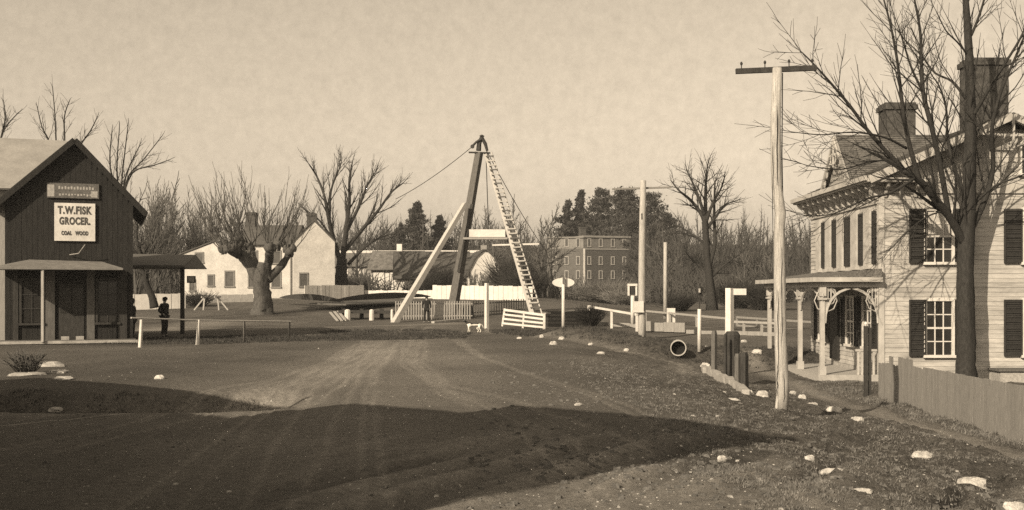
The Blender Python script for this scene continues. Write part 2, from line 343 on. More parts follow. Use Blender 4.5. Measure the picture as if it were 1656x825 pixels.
def window(parent, f, tc, z0, z1, w, face='front', cols=2, rows=4, v=0, fm=None, dt=.07, far=False, glass=None):
    """sash window on the front (v plane) or, face='right', on the plane t=v facing +t, 'left' facing -t"""
    fm = fm or M['white']
    def bx(b, a0, a1, d0, d1, y0, y1):
        if face == 'front': fbox(b, f, a0, a1, v - d1, v - d0, y0, y1)
        elif face == 'right': fbox(b, f, v + d0, v + d1, a0, a1, y0, y1)
        else: fbox(b, f, v - d1, v - d0, a0, a1, y0, y1)
    fr = MB(); h = w / 2; c = .09 if not far else .12
    bx(fr, tc - h - c, tc - h, -.02, dt, z0, z1); bx(fr, tc + h, tc + h + c, -.02, dt, z0, z1)
    bx(fr, tc - h - c, tc + h + c, -.02, dt + .004, z1, z1 + c * 1.2); bx(fr, tc - h - c * 1.3, tc + h + c * 1.3, -.02, dt + .05, z0 - c, z0)
    o = fr.build('window', fm, parent)
    pw = w / cols; ph = (z1 - z0) / rows
    if far:
        g = MB(); bx(g, tc - h, tc + h, -.02, .015, z0, z1); bx(g, tc - h, tc + h, -.02, .02, (z0 + z1) / 2 - .03, (z0 + z1) / 2 + .03); g.build('pane', glass or M['glass'], o)
        return o
    mb = MB(); k = .018
    for i in range(1, cols): bx(mb, tc - h + i * pw - k, tc - h + i * pw + k, -.01, .04, z0, z1)
    for j in range(1, rows):
        kk = k * (1.8 if j * 2 == rows else 1); bx(mb, tc - h, tc + h, -.012, .043, z0 + j * ph - kk, z0 + j * ph + kk)
    mb.build('muntins', fm, o)
    for i in range(cols):
        for j in range(rows):
            g = MB(); bx(g, tc - h + i * pw + k, tc - h + (i + 1) * pw - k, -.01, .012 + .003 * ((i + j) % 2), z0 + j * ph + k, z0 + (j + 1) * ph - k); g.build('pane', glass or M['glass'], o)
    return o
def shutter(parent, f, t0, t1, z0, z1, v=0, out=.10, face='front'):
    b = MB()
    def bx(a0, a1, d0, d1, y0, y1):
        if face == 'front': fbox(b, f, a0, a1, v - d1, v - d0, y0, y1)
        else: fbox(b, f, v - d1, v - d0, a0, a1, y0, y1)
    bx(t0, t0 + .05, .03, out, z0, z1); bx(t1 - .05, t1, .03, out, z0, z1)
    for z in (z0, (z0 + z1) / 2 - .04, z1 - .08): bx(t0 + .05, t1 - .05, .03, out - .004, z, z + .08)
    n = int((z1 - z0) / .075)
    for i in range(n):
        z = z0 + .08 + i * .075
        if z < z1 - .12: bx(t0 + .05, t1 - .05, .04, out - .02 - .02 * (i % 2), z, z + .05)
    bx(t0 + .05, t1 - .05, .03, .045, z0 + .02, z1 - .02)
    return b.build('shutter', M['shutter'], parent)
def chimney(parent, f, t, v, w, d, z0, z1, m=None, cap=True):
    b = MB(); fbox(b, f, t - w / 2, t + w / 2, v - d / 2, v + d / 2, z0, z1)
    if cap: fbox(b, f, t - w / 2 - .07, t + w / 2 + .07, v - d / 2 - .07, v + d / 2 + .07, z1 - .26, z1 - .08)
    nb = 0
    for i in range(nb):                                     # every few courses stand a little proud
        z = z0 + i * .2; fbox(b, f, t - w / 2 - .012, t + w / 2 + .012, v - d / 2 - .012, v + d / 2 + .012, z, z + .1)
    o = b.build('chimney', m or M['brick'], parent); c = MB(); fbox(c, f, t - w / 2 + .12, t + w / 2 - .12, v - d / 2 + .12, v + d / 2 - .12, z1, z1 + .02); c.build('flue', M['void'], o)
    return o

# ------------------------------------------------------------------ big white house at right
HX = 12.3; HYn = 36.7; HW = 8.0; HD = 8.4
hf = Fr((HX, HYn), 0); hb = -.95; HE = 5.95; HR = 7.8; HC = 16.45 - HX; GV = 4.35; GH = 1.75
house = thing('white_house', hf.p(4, 4, hb), 'large cream clapboard house with dark shutters and two brick chimneys behind the board fence', 'house')
b = MB(); fbox(b, hf, .02, HW - .02, .02, HD - .02, hb, HE)
b.prism([hf.p(.02, .02, HE), hf.p(HW - .02, .02, HE), hf.p(HC, .02, HR - .1)], hf.w * (HD - .05))
b.prism([hf.p(.02, GV - GH, HE - .1), hf.p(.02, GV + GH, HE - .1), hf.p(.02, GV, HR - .12)], hf.u * (HC - .3))
b.build('wall', M['siding'], house)
def claps(rows, fn, out, pitch):
    b = MB()
    for z, a, c in rows:
        q = [fn(a, .0, z), fn(c, .0, z), fn(c, out, z), fn(a, out, z), fn(a, 0, z + pitch), fn(c, 0, z + pitch), fn(c, .006, z + pitch), fn(a, .006, z + pitch)]
        b.hexa(q)
    return b
rows = []; pz = .155; z = hb + .35
while z < HR - .3:
    zz = max(z + pz, HE); k = 1 - (zz - HE) / (HR - HE)
    rows.append((z, HC - (HC - .14) * min(1, k), HC + (HW - HC) * min(1, k))); z += pz
claps(rows, lambda a, o, z: hf.p(a, -o, z), .022, pz).build('siding', M['siding'], house, kind='stuff')
rows = []; z = hb + .35
while z < HE - .1: rows.append((z, .14, HD)); z += pz
for z2 in np.arange(HE, HR - .3, pz):
    k = 1 - (z2 + pz - HE) / (HR - HE); rows.append((z2, GV - GH * k, GV + GH * k))
claps(rows, lambda a, o, z: hf.p(-o, a, z), .028, pz).build('siding', M['siding'], house, kind='stuff')
b = MB(); fbox(b, hf, -.05, .14, -.05, .14, hb + .3, HE - .02); b.build('corner_board', M['trim'], house)
b = MB(); fbox(b, hf, -.045, HW, -.045, HD, hb - .3, hb + .34); b.build('foundation', M['kerb'], house)
# roofs: ridge along x (gable to the road) and a cross gable towards us
def shingles(parent, pts, m, name='roof', n=26, th=.12):
    """roof slope as lapped courses; pts = eave a, eave b, ridge b, ridge a"""
    a, c, d, e = [Vector(p) for p in pts]; nn = (c - a).cross(e - a).normalized()
    if nn.z < 0: nn = -nn
    b = MB(); b.hexa([a, c, d, e, a + nn * th, c + nn * th, d + nn * th, e + nn * th])
    for i in range(n):
        s0, s1 = i / n, (i + 1) / n; p0, p1, p2, p3 = a.lerp(e, s0), c.lerp(d, s0), c.lerp(d, s1), a.lerp(e, s1); lo = th + .004; hi = th + .03
        b.hexa([p0 + nn * (th - .01), p1 + nn * (th - .01), p2 + nn * (th - .01), p3 + nn * (th - .01), p0 + nn * hi, p1 + nn * hi, p2 + nn * lo, p3 + nn * lo])
    return b.build(name, m, parent)
k1 = (HR - HE) / GH; oe = .55; og = .6; go = .3
for s, e in ((-1, GV - GH), (1, GV + GH)):                   # steep centre gable facing the road
    ee = e + s * go; z = HE - k1 * go + .03
    shingles(house, [hf.p(-.2, ee, z), hf.p(HC - .2, ee, z), hf.p(HC - .2, GV, HR + .02), hf.p(-.2, GV, HR + .02)], M['midroof'])
for s, e in ((-1, 0), (1, HW)):                              # main roof, ridge running away from us
    kk = (HR - HE) / abs(HC - e); ee = e + s * oe; z = HE - kk * oe + .035
    shingles(house, [hf.p(ee, -og, z), hf.p(ee, HD + .4, z), hf.p(HC, HD + .4, HR + .035), hf.p(HC, -og, HR + .035)], M['midroof'])
def rake(a, c, w=.05, h=.26, name='bargeboard', m='trim'):
    b = MB(); b.beam(a, c, w, h); b.build(name, M[m], house)
zt = HE - k1 * go - .04
kc = (HR - HE) / HC
rake(hf.p(-oe, -og - .04, HE - kc * oe + .03), hf.p(HC, -og - .04, HR + .02)); rake(hf.p(HW + oe, -og - .04, HE - kc * oe + .03), hf.p(HC + .03, -og - .04, HR + .0))
rake(hf.p(-.24, GV - GH - go, zt + .07), hf.p(-.24, GV, HR), .05, .18, m='greywood3'); rake(hf.p(-.24, GV + GH + go, zt + .07), hf.p(-.24, GV + .03, HR - .01), .05, .18, m='greywood3')
for sg in (-1, 1):                                           # scalloped drops under the bargeboard
    for i in range(7):
        f_ = (i + .5) / 7; v_ = GV + sg * (GH + go) * (1 - f_); z_ = zt + (HR - zt) * f_ - .12; b = MB(); b.prism([hf.p(-.25, v_ - .12, z_ + .05), hf.p(-.25, v_ + .12, z_ + .05), hf.p(-.25, v_ + .08, z_ - .14), hf.p(-.25, v_, z_ - .22), hf.p(-.25, v_ - .08, z_ - .14)], (.04, 0, 0)); b.build('scallop', M['trim'], house)
b = MB()
for j in range(9):                                           # fish-scale shingles in the centre gable
    z_ = HE + .1 + j * .2; hw_ = GH * (1 - (z_ + .2 - HE) / (HR - HE)); n_ = int(hw_ * 2 / .22)
    for i in range(n_):
        v_ = GV - hw_ + (i + .5 + .5 * (j % 2)) * .22
        if v_ < GV + hw_ - .1: b.prism([hf.p(-.035 - .01 * (j % 3), v_ - .1, z_ + .2), hf.p(-.035, v_ + .1, z_ + .2), hf.p(-.05, v_ + .1, z_ + .08), hf.p(-.06, v_, z_), hf.p(-.05, v_ - .1, z_ + .08)], (.03, 0, 0))
b.build('gable_shingles', M['greywood3'], house, kind='stuff')
# cornice along the road front and returning on our side
b = MB(); fbox(b, hf, -.62, .0, -.5, HD + .5, HE - .30, HE - .16); fbox(b, hf, -.72, -.62, -.58, HD + .58, HE - .24, HE - .08); b.build('cornice', M['trim'], house)
b = MB(); fbox(b, hf, -.07, 0, -.06, HD + .06, HE - .95, HE - .32); b.build('frieze', M['trim'], house)
b = MB(); fbox(b, hf, -.6, 1.6, -.58, -.0, HE - .28, HE - .15); b.build('cornice_return', M['trim'], house)
b = MB(); fbox(b, hf, .14, HW, -.08, -.033, HE - .62, HE - .3); b.build('belt_board', M['trim'], house)
for i in range(13):
    v = -.1 + i * (HD + .2) / 12
    b = MB(); b.prism([hf.p(-.08, v, HE - .31), hf.p(-.55, v, HE - .31), hf.p(-.5, v, HE - .47), hf.p(-.26, v, HE - .55), hf.p(-.2, v, HE - .78), hf.p(-.08, v, HE - .86)], (0, .1, 0)); b.build('bracket', M['trim'], house)
for i in range(4):
    t = -.4 + i * .5
    b = MB(); b.prism([hf.p(t, -.09, HE - .29), hf.p(t, -.5, HE - .29), hf.p(t, -.45, HE - .42), hf.p(t, -.2, HE - .5), hf.p(t, -.09, HE - .75)], (.1, 0, 0)); b.build('bracket', M['trim'], house)
# gingerbread in both gables
def ginger(c, ax, wdt, drop):
    b = MB(); ax = Vector(ax); up = Vector((0, 0, 1))
    for s in (-1, 1):
        b.beam(c + ax * s * .05, c + ax * s * wdt - up * drop, .05, .1); b.beam(c - up * .55, c + ax * s * wdt * .7 - up * (drop * .7 + .02), .04, .07)
        pts = [c - up * .5 + ax * s * (.12 + .22 * math.sin(a)) - up * (.2 - .2 * math.cos(a)) for a in np.linspace(0, 3.1, 8)]
        b.tube(pts, .03, 5)
    b.beam(c + up * .15, c - up * 1.0, .07, .07); b.build('gable_ornament', M['trim'], house)
ginger(hf.p(HC, -og - .1, HR - .08), (1, 0, 0), 1.5, 1.5 * kc); ginger(hf.p(-.29, GV, HR - .1), (0, 1, 0), .7, .7 * k1)
# near wall windows and shutters
def hz(py): return EYE + (HY - py) * HYn / F
def ht(px): return XX(px, HYn) - HX
for (za, zb) in ((hz(574), hz(487)), (hz(424), hz(341))):
    window(house, hf, ht(1517.5), za, zb, .84, cols=3, rows=4, dt=.075, v=-.033)
    shutter(house, hf, ht(1469), ht(1496), za - .03, zb + .05, v=-.033); shutter(house, hf, ht(1544), ht(1571), za - .03, zb + .05, v=-.033)
    window(house, hf, ht(1675), za, zb, .84, cols=3, rows=4, dt=.075, v=-.033)
    shutter(house, hf, ht(1622), ht(1651), za - .03, zb + .05, v=-.033); shutter(house, hf, ht(1699), ht(1727), za - .03, zb + .05, v=-.033)
b = MB(); fbox(b, hf, ht(1500), ht(1535), -.054, -.033, hz(382), hz(343)); b.build('window_blind', M['trim'], house)
window(house, hf, ht(1664), hz(281), hz(236), .55, cols=2, rows=2, dt=.075, v=-.033)
# road front: upper floor is a row of tall louvred openings between pilasters
ups = [(1413, 1422), (1391, 1404), (1368, 1383), (1348, 1360), (1331, 1341), (1322.5, 1326)]
for a, c in ups:
    va, vc = HX * F / (c - CX) - HYn, HX * F / (a - CX) - HYn
    va = max(va, .2); shutter(house, hf, va + .04, min(vc, HD - .1), 3.0, 4.78, v=-.02, out=.07, face='left')
for a, c in ((1404, 1413), (1383, 1391), (1360, 1368), (1341, 1348), (1326, 1331)):
    va, vc = HX * F / (c - CX) - HYn, HX * F / (a - CX) - HYn
    b = MB(); fbox(b, hf, -.16, -.03, va - .02, vc + .06, 2.9, 4.9); fbox(b, hf, -.2, -.03, va - .06, vc + .1, 2.82, 2.93); b.build('pilaster', M['trim'], house)
for v in (1.1, 3.0, 6.6): window(house, hf, v, hb + 1.1, hb + 2.75, .85, face='left', v=-.03, cols=2, rows=4)
for v in (1.1, 3.0, 6.6):
    for s in (-1, 1): c = v + s * .8; shutter(house, hf, c - .25, c + .25, hb + 1.05, hb + 2.8, v=-.02, out=.09, face='left')
b = MB(); fbox(b, hf, -.12, 0, 4.4, 5.4, hb + .45, hb + 2.6); b.build('door', M['shutter'], house)
chimney(house, hf, XX(1597, 38.3) - HX, 38.6 - HYn, 1.38, .8, HR - 1.6, EYE + (HY - 94) * 38.3 / F)
chimney(house, hf, XX(1453.5, 41.1) - HX, 41.3 - HYn, 1.12, .8, HR - 1.2, EYE + (HY - 167) * 41.1 / F)
# porch on the road side
PX0 = -1.93; zc = EYE + (HY - 455) * 36.7 / F
b = MB(); fbox(b, hf, PX0 - .15, 0, -.1, HD - .4, hb, hb + .22); b.build('porch_floor', M['deck'], house)
b = MB(); b.hexa([hf.p(PX0 - .35, -.3, zc), hf.p(-.03, -.3, zc), hf.p(-.03, HD - .1, zc), hf.p(PX0 - .35, HD - .1, zc), hf.p(PX0 - .35, -.3, zc + .1), hf.p(-.03, -.3, zc + .42), hf.p(-.03, HD - .1, zc + .42), hf.p(PX0 - .35, HD - .1, zc + .1)]); b.build('porch_roof', M['midroof'], house)
b = MB(); fbox(b, hf, PX0 - .40, -.02, -.36, -.3, zc - .02, zc + .13); fbox(b, hf, PX0 - .40, PX0 - .34, -.3, HD - .1, zc - .02, zc + .13)
fbox(b, hf, PX0 - .1, PX0 + .1, -.08, HD - .4, zc - .2, zc - .003); fbox(b, hf, PX0 + .1, -.05, -.08, .1, zc - .2, zc - .003); b.build('porch_beam', M['trim'], house)
pv = [0, 2.6, 7.4]
pv = [0, HX * 0 + 39.5 - HYn, 44.4 - HYn - .2, 42.0 - HYn]
for v in pv:
    b = MB(); t = PX0; zb_ = hb + .2; fbox(b, hf, t - .07, t + .07, v - .07, v + .07, zb_, zc - .2)
    fbox(b, hf, t - .11, t + .11, v - .11, v + .11, zb_, zb_ + .3); fbox(b, hf, t - .13, t + .13, v - .13, v + .13, zc - .62, zc - .55); fbox(b, hf, t - .11, t + .11, v - .11, v + .11, zc - .5, zc - .2)
    b.build('porch_post', M['trim'], house)
def archpts(c0, c1, zt, dep, n=14):
    out = []
    for i in range(n + 1):
        a = math.pi * i / n; s = .5 - .5 * math.cos(a); out.append(c0.lerp(c1, s) + Vector((0, 0, zt - dep + dep * math.sin(a) ** .9)))
    return out
def arch(c0, c1, dep):
    b = MB(); pts = archpts(Vector(c0), Vector(c1), zc - .25, dep); b.tube(pts, .045, 5)
    for i, s in ((1, 1), (2, 1), (3, 1), (11, -1), (12, -1), (13, -1)):
        p = pts[i]; top = Vector((p.x, p.y, zc - .2)); b.beam(p, top, .04, .04)
        r = .42 * (top.z - p.z); c = p.lerp(top, .5)
        dirv = (Vector(c1) - Vector(c0)).normalized()
        b.tube([c + dirv * (r * math.cos(a)) + Vector((0, 0, r * math.sin(a))) for a in np.linspace(0, 6.28, 9)], .022, 4, cap=False)
    b.build('porch_arch', M['trim'], house)
arch(hf.p(PX0 + .1, 0, 0), hf.p(-.06, 0, 0), 1.15)
vs = sorted(pv)
for a, c in zip(vs[:-1], vs[1:]): arch(hf.p(PX0, a + .08, 0), hf.p(PX0, c - .08, 0), .75)
for i in range(5):                                           # porch step balusters by the door
    b = MB(); fbox(b, hf, -.75 + i * .13, -.69 + i * .13, .0, .06, hb + .2, hb + 1.0); b.build('baluster', M['trim'], house)
b = MB(); fbox(b, hf, -.8, -.1, -.02, .08, hb + 1.0, hb + 1.07); b.build('handrail', M['trim'], house)

# board fence in front of the house
FXx = 10.15
fence = thing('board_fence', (FXx, 26, G(FXx, 26)), 'tall grey board fence running towards us in front of the cream house', 'fence')
def fence_tops(y):
    if y > 29.6: return .98 + .06 * random.random()
    if y > 29.3: return 1.22
    if y > 29.0: return 1.0
    if y > 27.9: return 1.22 + .03 * random.random()
    if y > 27.2: return 1.02 + .06 * random.random()
    return 1.08
y = 30.4; i = 0
M['fence1'] = mat('weathered_fence_board', .13, .22, 5, .9, .5, .006, stretch=(4, 8, .5), fine=.25); M['fence2'] = mat('darker_fence_board', .12, .20, 5, .9, .5, .006, stretch=(4, 8, .5), fine=.25)
fm = [M['fence1'], M['fence1'], M['fence2']]
while y > 10.5:
    w = random.uniform(.125, .165); z0 = G(FXx, y); h = fence_tops(y) + random.uniform(-.012, .012)
    b = MB(); x = FXx + random.uniform(-.004, .004); ln = random.uniform(-.012, .012)
    p = [(x, y - w + .006, z0 - .1), (x + .025, y - w + .006, z0 - .1), (x + .025, y - .006, z0 - .1), (x, y - .006, z0 - .1)]
    q = [(a, c + ln, z0 + h + (random.uniform(-.01, .01) if k % 2 else 0)) for k, (a, c, _) in enumerate(p)]
    b.hexa(p + q); b.build('board', random.choice(fm), fence); y -= w; i += 1
b = MB()
for zz in (.3, .85): 
    for k in range(10): ya, yb = 30.4 - 2 * k, 28.4 - 2 * k; b.beam((FXx + .065, ya, G(FXx, ya) + zz), (FXx + .065, yb, G(FXx, yb) + zz), .07, .09)
b.build('rail', M['greywood2'], fence)
for k in range(8): yy = 30.2 - 2.6 * k; b = MB(); b.box((FXx + .15, yy, G(FXx, yy) + .45), (.1, .1, 1.1)); b.build('post', M['greywood2'], fence)
gp = P(1403, 640, 30.6)
t = thing('gate_post', (gp.x, gp.y, G(gp.x, 30.6)), 'tall dark gate post at the near end of the porch beside the board fence', 'post')
zg = G(gp.x, 30.6); b = MB(); b.box((gp.x - .05, 30.6, zg + 1.0), (.09, .12, 2.0)); b.box((gp.x + .07, 30.62, zg + .98), (.06, .1, 1.96)); b.build('shaft', M['darkwood'], t)
b = MB(); b.tube([(gp.x - .05, 30.6, zg + 2.0), (gp.x - .05, 30.6, zg + 2.06), (gp.x - .05, 30.6, zg + 2.12)], [.03, .055, .01], 8); b.build('knob', M['white'], t)

# low box with dark lid against the house wall, seen over the fence
gx = ht(1598) + HX
t = thing('cellar_hatch', (gx + .6, HYn - .5, G(gx, 36)), 'low whitewashed cellar hatch with dark lid against the house wall at right edge', 'hatch')
zl = EYE + (HY - 596) * 36.2 / F
b = MB(); b.box((gx + .9, HYn - .45, (zl + hb) / 2 - .1), (1.7, .7, zl - hb - .0)); b.build('base', M['signpale'], t)
b = MB(); b.box((gx + .9, HYn - .47, zl - .04), (1.86, .82, .07)); b.build('lid', M['dimwood'], t)

# ------------------------------------------------------------------ grocery store at left
sf = Fr((-20.2, 43.7), 20); SWd = 4.83; st = 2.6; SE = 5.75; SR = 8.15; sb = -.1
store = thing('grocery_store', sf.p(2.4, 3, 0), 'dark boarded gable fronted grocery store with white sign and front canopy', 'store')
b = MB(); gable_walls(b, sf, 0.02, SWd - .02, .02, 8, sb, SE, SR - .05, 'v', st); b.build('wall', M['darkboard'], store)
gable_roof(store, M['darkwood'], sf, 0, SWd, 0, 8, SE, SR, 'v', st, ov=.35, oe=.5, th=.12)
b = MB(); t0 = 0
for k in range(24):                                          # upright boards of the front
    ta = SWd * k / 24; tb = ta + SWd / 24 + .002; tm = (ta + tb) / 2
    zt_ = SE + (SR - SE) * (tm / st if tm < st else (SWd - tm) / (SWd - st)) - .12; fbox(b, sf, ta + .01, tb, -.012 - .004 * (k % 3), .02, sb, zt_)
b.build('board', M['darkboard'], store, kind='stuff')
for a, c in (((-.5, SE - .48), (st, SR + .02)), ((SWd + .5, SE - .53), (st, SR + .02))):
    b = MB(); b.beam(sf.p(a[0], -.38, a[1]), sf.p(c[0], -.38, c[1]), .05, .2); b.build('bargeboard', M['darkboard'], store)
# white wing to the left with pale tin roof
b = MB(); gable_walls(b, sf, -9, 2.0, .6, 6.2, sb, 6.35, 8.5, 't', 3.4); b.build('wing_wall', M['greywood3'], store)
gable_roof(store, M['tinroof'], sf, -9, 2.1, .6, 6.2, 6.35, 8.52, 't', 3.4, ov=.1, oe=.3, th=.08, name='wing_roof')
# platform, door, shop windows and pilasters under the canopy
b = MB(); fbox(b, sf, -.15, SWd + .1, -1.75, -.03, sb, .12); b.build('platform', M['dimwood'], store)
b = MB(); fbox(b, sf, -.2, SWd + .15, -1.82, -1.75, .03, .14); b.build('platform_edge', M['kerb'], store)
for a, c in ((1.5, 1.85), (3.05, 3.35), (.3, .5), (4.25, 4.6)):
    b = MB(); fbox(b, sf, a, c, -.10, -.03, .12, 2.9); b.build('pilaster', M['darkwood'] if a in (.3, 4.25) else M['dimwood'], store)
door_ = MB(); fbox(door_, sf, 2.0, 2.95, -.05, -.0, .14, 2.35); d0 = door_.build('door', M['darkwood'], store)
b = MB(); fbox(b, sf, 2.05, 2.45, -.07, -.051, 1.2, 2.2); fbox(b, sf, 2.52, 2.9, -.07, -.051, 1.2, 2.2); b.build('door_glass', M['glass'], d0)
for tc in (1.0, 3.85): window(store, sf, tc, .8, 2.5, .75, cols=2, rows=3, v=-.035, fm=M['darkwood'])
for k in range(2):
    b = MB(); fbox(b, sf, 2.1 + k * .55, 2.4 + k * .55, -.5, -.35, .12, .26); b.build('door_crate', M['kerb'], store)
for tc in (1.2, 3.4): pass
zc0 = EYE + (HY - 433) * 42.6 / F
b = MB(); e0, e1 = sf.p(-.35, -1.95, zc0), sf.p(SWd - .4, -1.95, zc0); w0, w1 = sf.p(.9, -.03, zc0 + .36), sf.p(SWd - 1.2, -.03, zc0 + .30); b0, b1 = sf.p(-.35, -.03, zc0), sf.p(SWd - .4, -.03, zc0)
dn = Vector((0, 0, -.07))
b.add([tuple(p) for p in (e0, e1, w1, w0, b0, b1, e0 + dn, e1 + dn, b0 + dn, b1 + dn)], [[0, 1, 2, 3], [0, 6, 7, 1], [6, 8, 9, 7], [4, 8, 6, 0], [1, 7, 9, 5]], [[0, 3, 4], [1, 5, 2]])
b.build('canopy', M['dimcanopy'], store)
b = MB(); b.beam(sf.p(1.5, -1.85, .1), sf.p(1.5, -1.85, zc0 - .06), .10, .10); b.build('canopy_post', M['greywood3'], store)
b = MB(); b.tube([sf.p(2.4, -.1, 3.55), sf.p(2.75, -.35, 3.6), sf.p(3.0, -.6, 3.95)], .018, 5); b.build('lamp_bracket', M['greywood3'], store)
# signs
def stf(px):                                                 # t on the front plane for a photo column
    c = (px - CX) / F; return (c * sf.o.y - sf.o.x) / (sf.u.x - c * sf.u.y)
def sz(py, px):
    t = stf(px); return EYE + (HY - py) * (sf.o.y + sf.u.y * t) / F
sa, sc_ = stf(88), stf(154); za, zb2 = sz(390, 120), sz(329, 120)
sign = thing('shop_sign', sf.p((sa + sc_) / 2, -.1, za), 'white square grocer sign with black lettering on the dark gable', 'sign')
b = MB(); fbox(b, sf, sa, sc_, -.12, -.06, za, zb2); b.build('board', M['white'], sign)
def text(s, tc, z, size, parent, wide, bold=.02):
    cu = bpy.data.curves.new('lettering', 'FONT'); cu.body = s; cu.size = size; cu.align_x = 'CENTER'; cu.extrude = .004; cu.space_character = 1.12; cu.offset = bold
    to = bpy.data.objects.new('tmp', cu); COL.objects.link(to); dg = bpy.context.evaluated_depsgraph_get(); me = bpy.data.meshes.new_from_object(to.evaluated_get(dg))
    xs = [v.co.x for v in me.vertices]; k = wide / (max(xs) - min(xs)); mid = (max(xs) + min(xs)) / 2
    bpy.data.objects.remove(to); me.materials.clear(); me.materials.append(M['ink'])
    mt = Matrix.Translation(sf.p(tc, -.126, z) - ORG[parent.name]) @ Matrix.Rotation(sf.a, 4, 'Z') @ Matrix.Rotation(R(90), 4, 'X') @ Matrix.Diagonal((k, 1, 1, 1)) @ Matrix.Translation((-mid, 0, 0))
    me.transform(mt); o = bpy.data.objects.new('lettering', me); COL.objects.link(o); o.parent = parent; return o
hs = zb2 - za; wS = sc_ - sa; tcn = (sa + sc_) / 2
text('T.W.FISK', tcn, za + hs * .72, .42, sign, wS * .84, .02); text('GROCER.', tcn, za + hs * .44, .40, sign, wS * .76, .02); text('COAL   WOOD', tcn, za + hs * .16, .21, sign, wS * .66, .014)
sa2, sc2 = stf(76), stf(160)
s2 = thing('old_sign', sf.p((sa2 + sc2) / 2, -.1, sz(320, 120)), 'weathered grey sign board with flaking pale ends above the white grocer sign', 'sign')
b = MB(); fbox(b, sf, sa2, sc2, -.1, -.05, sz(321, 120), sz(297, 120)); b.build('board', M['signgrey'], s2)
b = MB(); fbox(b, sf, sa2 + .02, sa2 + .28, -.108, -.1, sz(319, 120), sz(300, 120)); fbox(b, sf, sc2 - .3, sc2 - .05, -.108, -.1, sz(319, 120), sz(309, 120))
for k in range(12): c = sa2 + .45 + k * .115; fbox(b, sf, c, c + .07, -.106, -.1, sz(317.5 - (k % 3) * .8, 120), sz(314, 120)); fbox(b, sf, c - .02, c + .05, -.106, -.1, sz(307, 120), sz(302 + (k % 2), 120))
b.build('flaking_paint', M['signpale'], s2)
# side shelter with dark post where the man stands
pt = GP(295, 53.5)
t = thing('side_shelter', pt, 'dark open shelter roof on a post beside the grocery store', 'shelter')
zs = EYE + (HY - 433) * 53.5 / F
b = MB(); xL, xR = XX(205, 53.5) - 1.2, XX(303, 53.5); y0, y1 = 53.0, 57.0
b.hexa([(xL, y0, zs), (xR, y0, zs), (xR, y1, zs), (xL, y1, zs), (xL, y0, zs + .12), (xR, y0, zs + .10), (xR - .6, y1, zs + .75), (xL, y1, zs + .8)]); b.build('roof', M['dimwood'], t)
b = MB(); b.box((pt.x, 53.5, (zs + pt.z) / 2), (.17, .17, zs - pt.z)); b.build('post', M['darkwood'], t)
b = MB(); b.box((XX(304, 53.5) + .16, 53.5, EYE + (HY - 452) * 53.5 / F), (.42, .05, .34)); o = b.build('hanging_sign', M['darkwood'], t)
b = MB(); b.box((XX(304, 53.5) + .16, 53.47, EYE + (HY - 452) * 53.5 / F), (.32, .02, .24)); b.build('sign_face', M['signpale'], o)

# hitching rail
rl = thing('hitching_rail', GP(321, 49), 'long white hitching rail on posts beside the store', 'rail')
pts = [(228, 41.6 + 1.0), (321, 42.8)]
for px_, dd in ((228, 40.2), (321, 42.4)):
    p = GP(px_, dd); b = MB(); b.tube([(p.x - .04, p.y, p.z - .1), (p.x, p.y, p.z + .6), (p.x + .02, p.y, EYE - (517 - HY) * dd / F)], [.075, .065, .06], 7); b.build('post', M['white'], rl)
b = MB(); ra = P(212, 514, 40); rb = P(321, 518, 42.4); rc = P(470, 520, 46); rd = P(640, 525, 52)
b.tube([ra, rb, rc], .034, 6); b.build('top_rail', M['palepole'], rl)
for px_, dd in ((395, 44.2), (468, 46)):
    p = GP(px_, dd); b = MB(); b.tube([(p.x, p.y, p.z - .1), (p.x, p.y, EYE - (519 - HY) * dd / F)], [.05, .045], 6); b.build('post', M['dimwood'], rl)

# ------------------------------------------------------------------ houses just outside the frame whose shadows fall on the road
def side_house(x, y, blocks, half, label, name):
    """x, y = end of the ridge nearest the road; ridge runs back to the left, square to the sunlight"""
    ang = math.degrees(math.atan2(.6, -.8)); f = Fr((x, y), ang); t = thing(name, f.p(3, 0, 0), label, 'house')
    for i, (t0, t1, ze, zr) in enumerate(blocks):
        hw = half - .15 * i; b = MB(); gable_walls(b, f, t0, t1, -hw, hw, -1.6, ze, zr - .05, 't', 0); b.build('wall' if i == 0 else 'wing_wall', M['greywood'], t)
        gable_roof(t, M['darkroof'], f, t0 + (.3 if i else 0), t1, -hw, hw, ze, zr, 't', 0, ov=.25, oe=.25, name='roof' if i == 0 else 'wing_roof')
    window(t, f, 0, 1.0, 2.4, .8, face='left', v=0, cols=2, rows=2); window(t, f, 0, 4.0, 5.2, .8, face='left', v=0, cols=2, rows=2)
    return t
side_house(-5.75, 3.7, [(0, 4.6, 5.9, 8.5), (4.6, 7.2, 5.3, 7.7), (7.2, 9.0, 4.0, 6.2)], 2.4, 'tall grey gabled house close beside the road at the near left', 'side_house')
side_house(-10.4, 13.4, [(0, 8.0, 2.8, 5.0)], 1.9, 'unseen low grey shed added to shade the left ditch', 'shadow_shed')  # added out of view to cast the shadow over the ditch

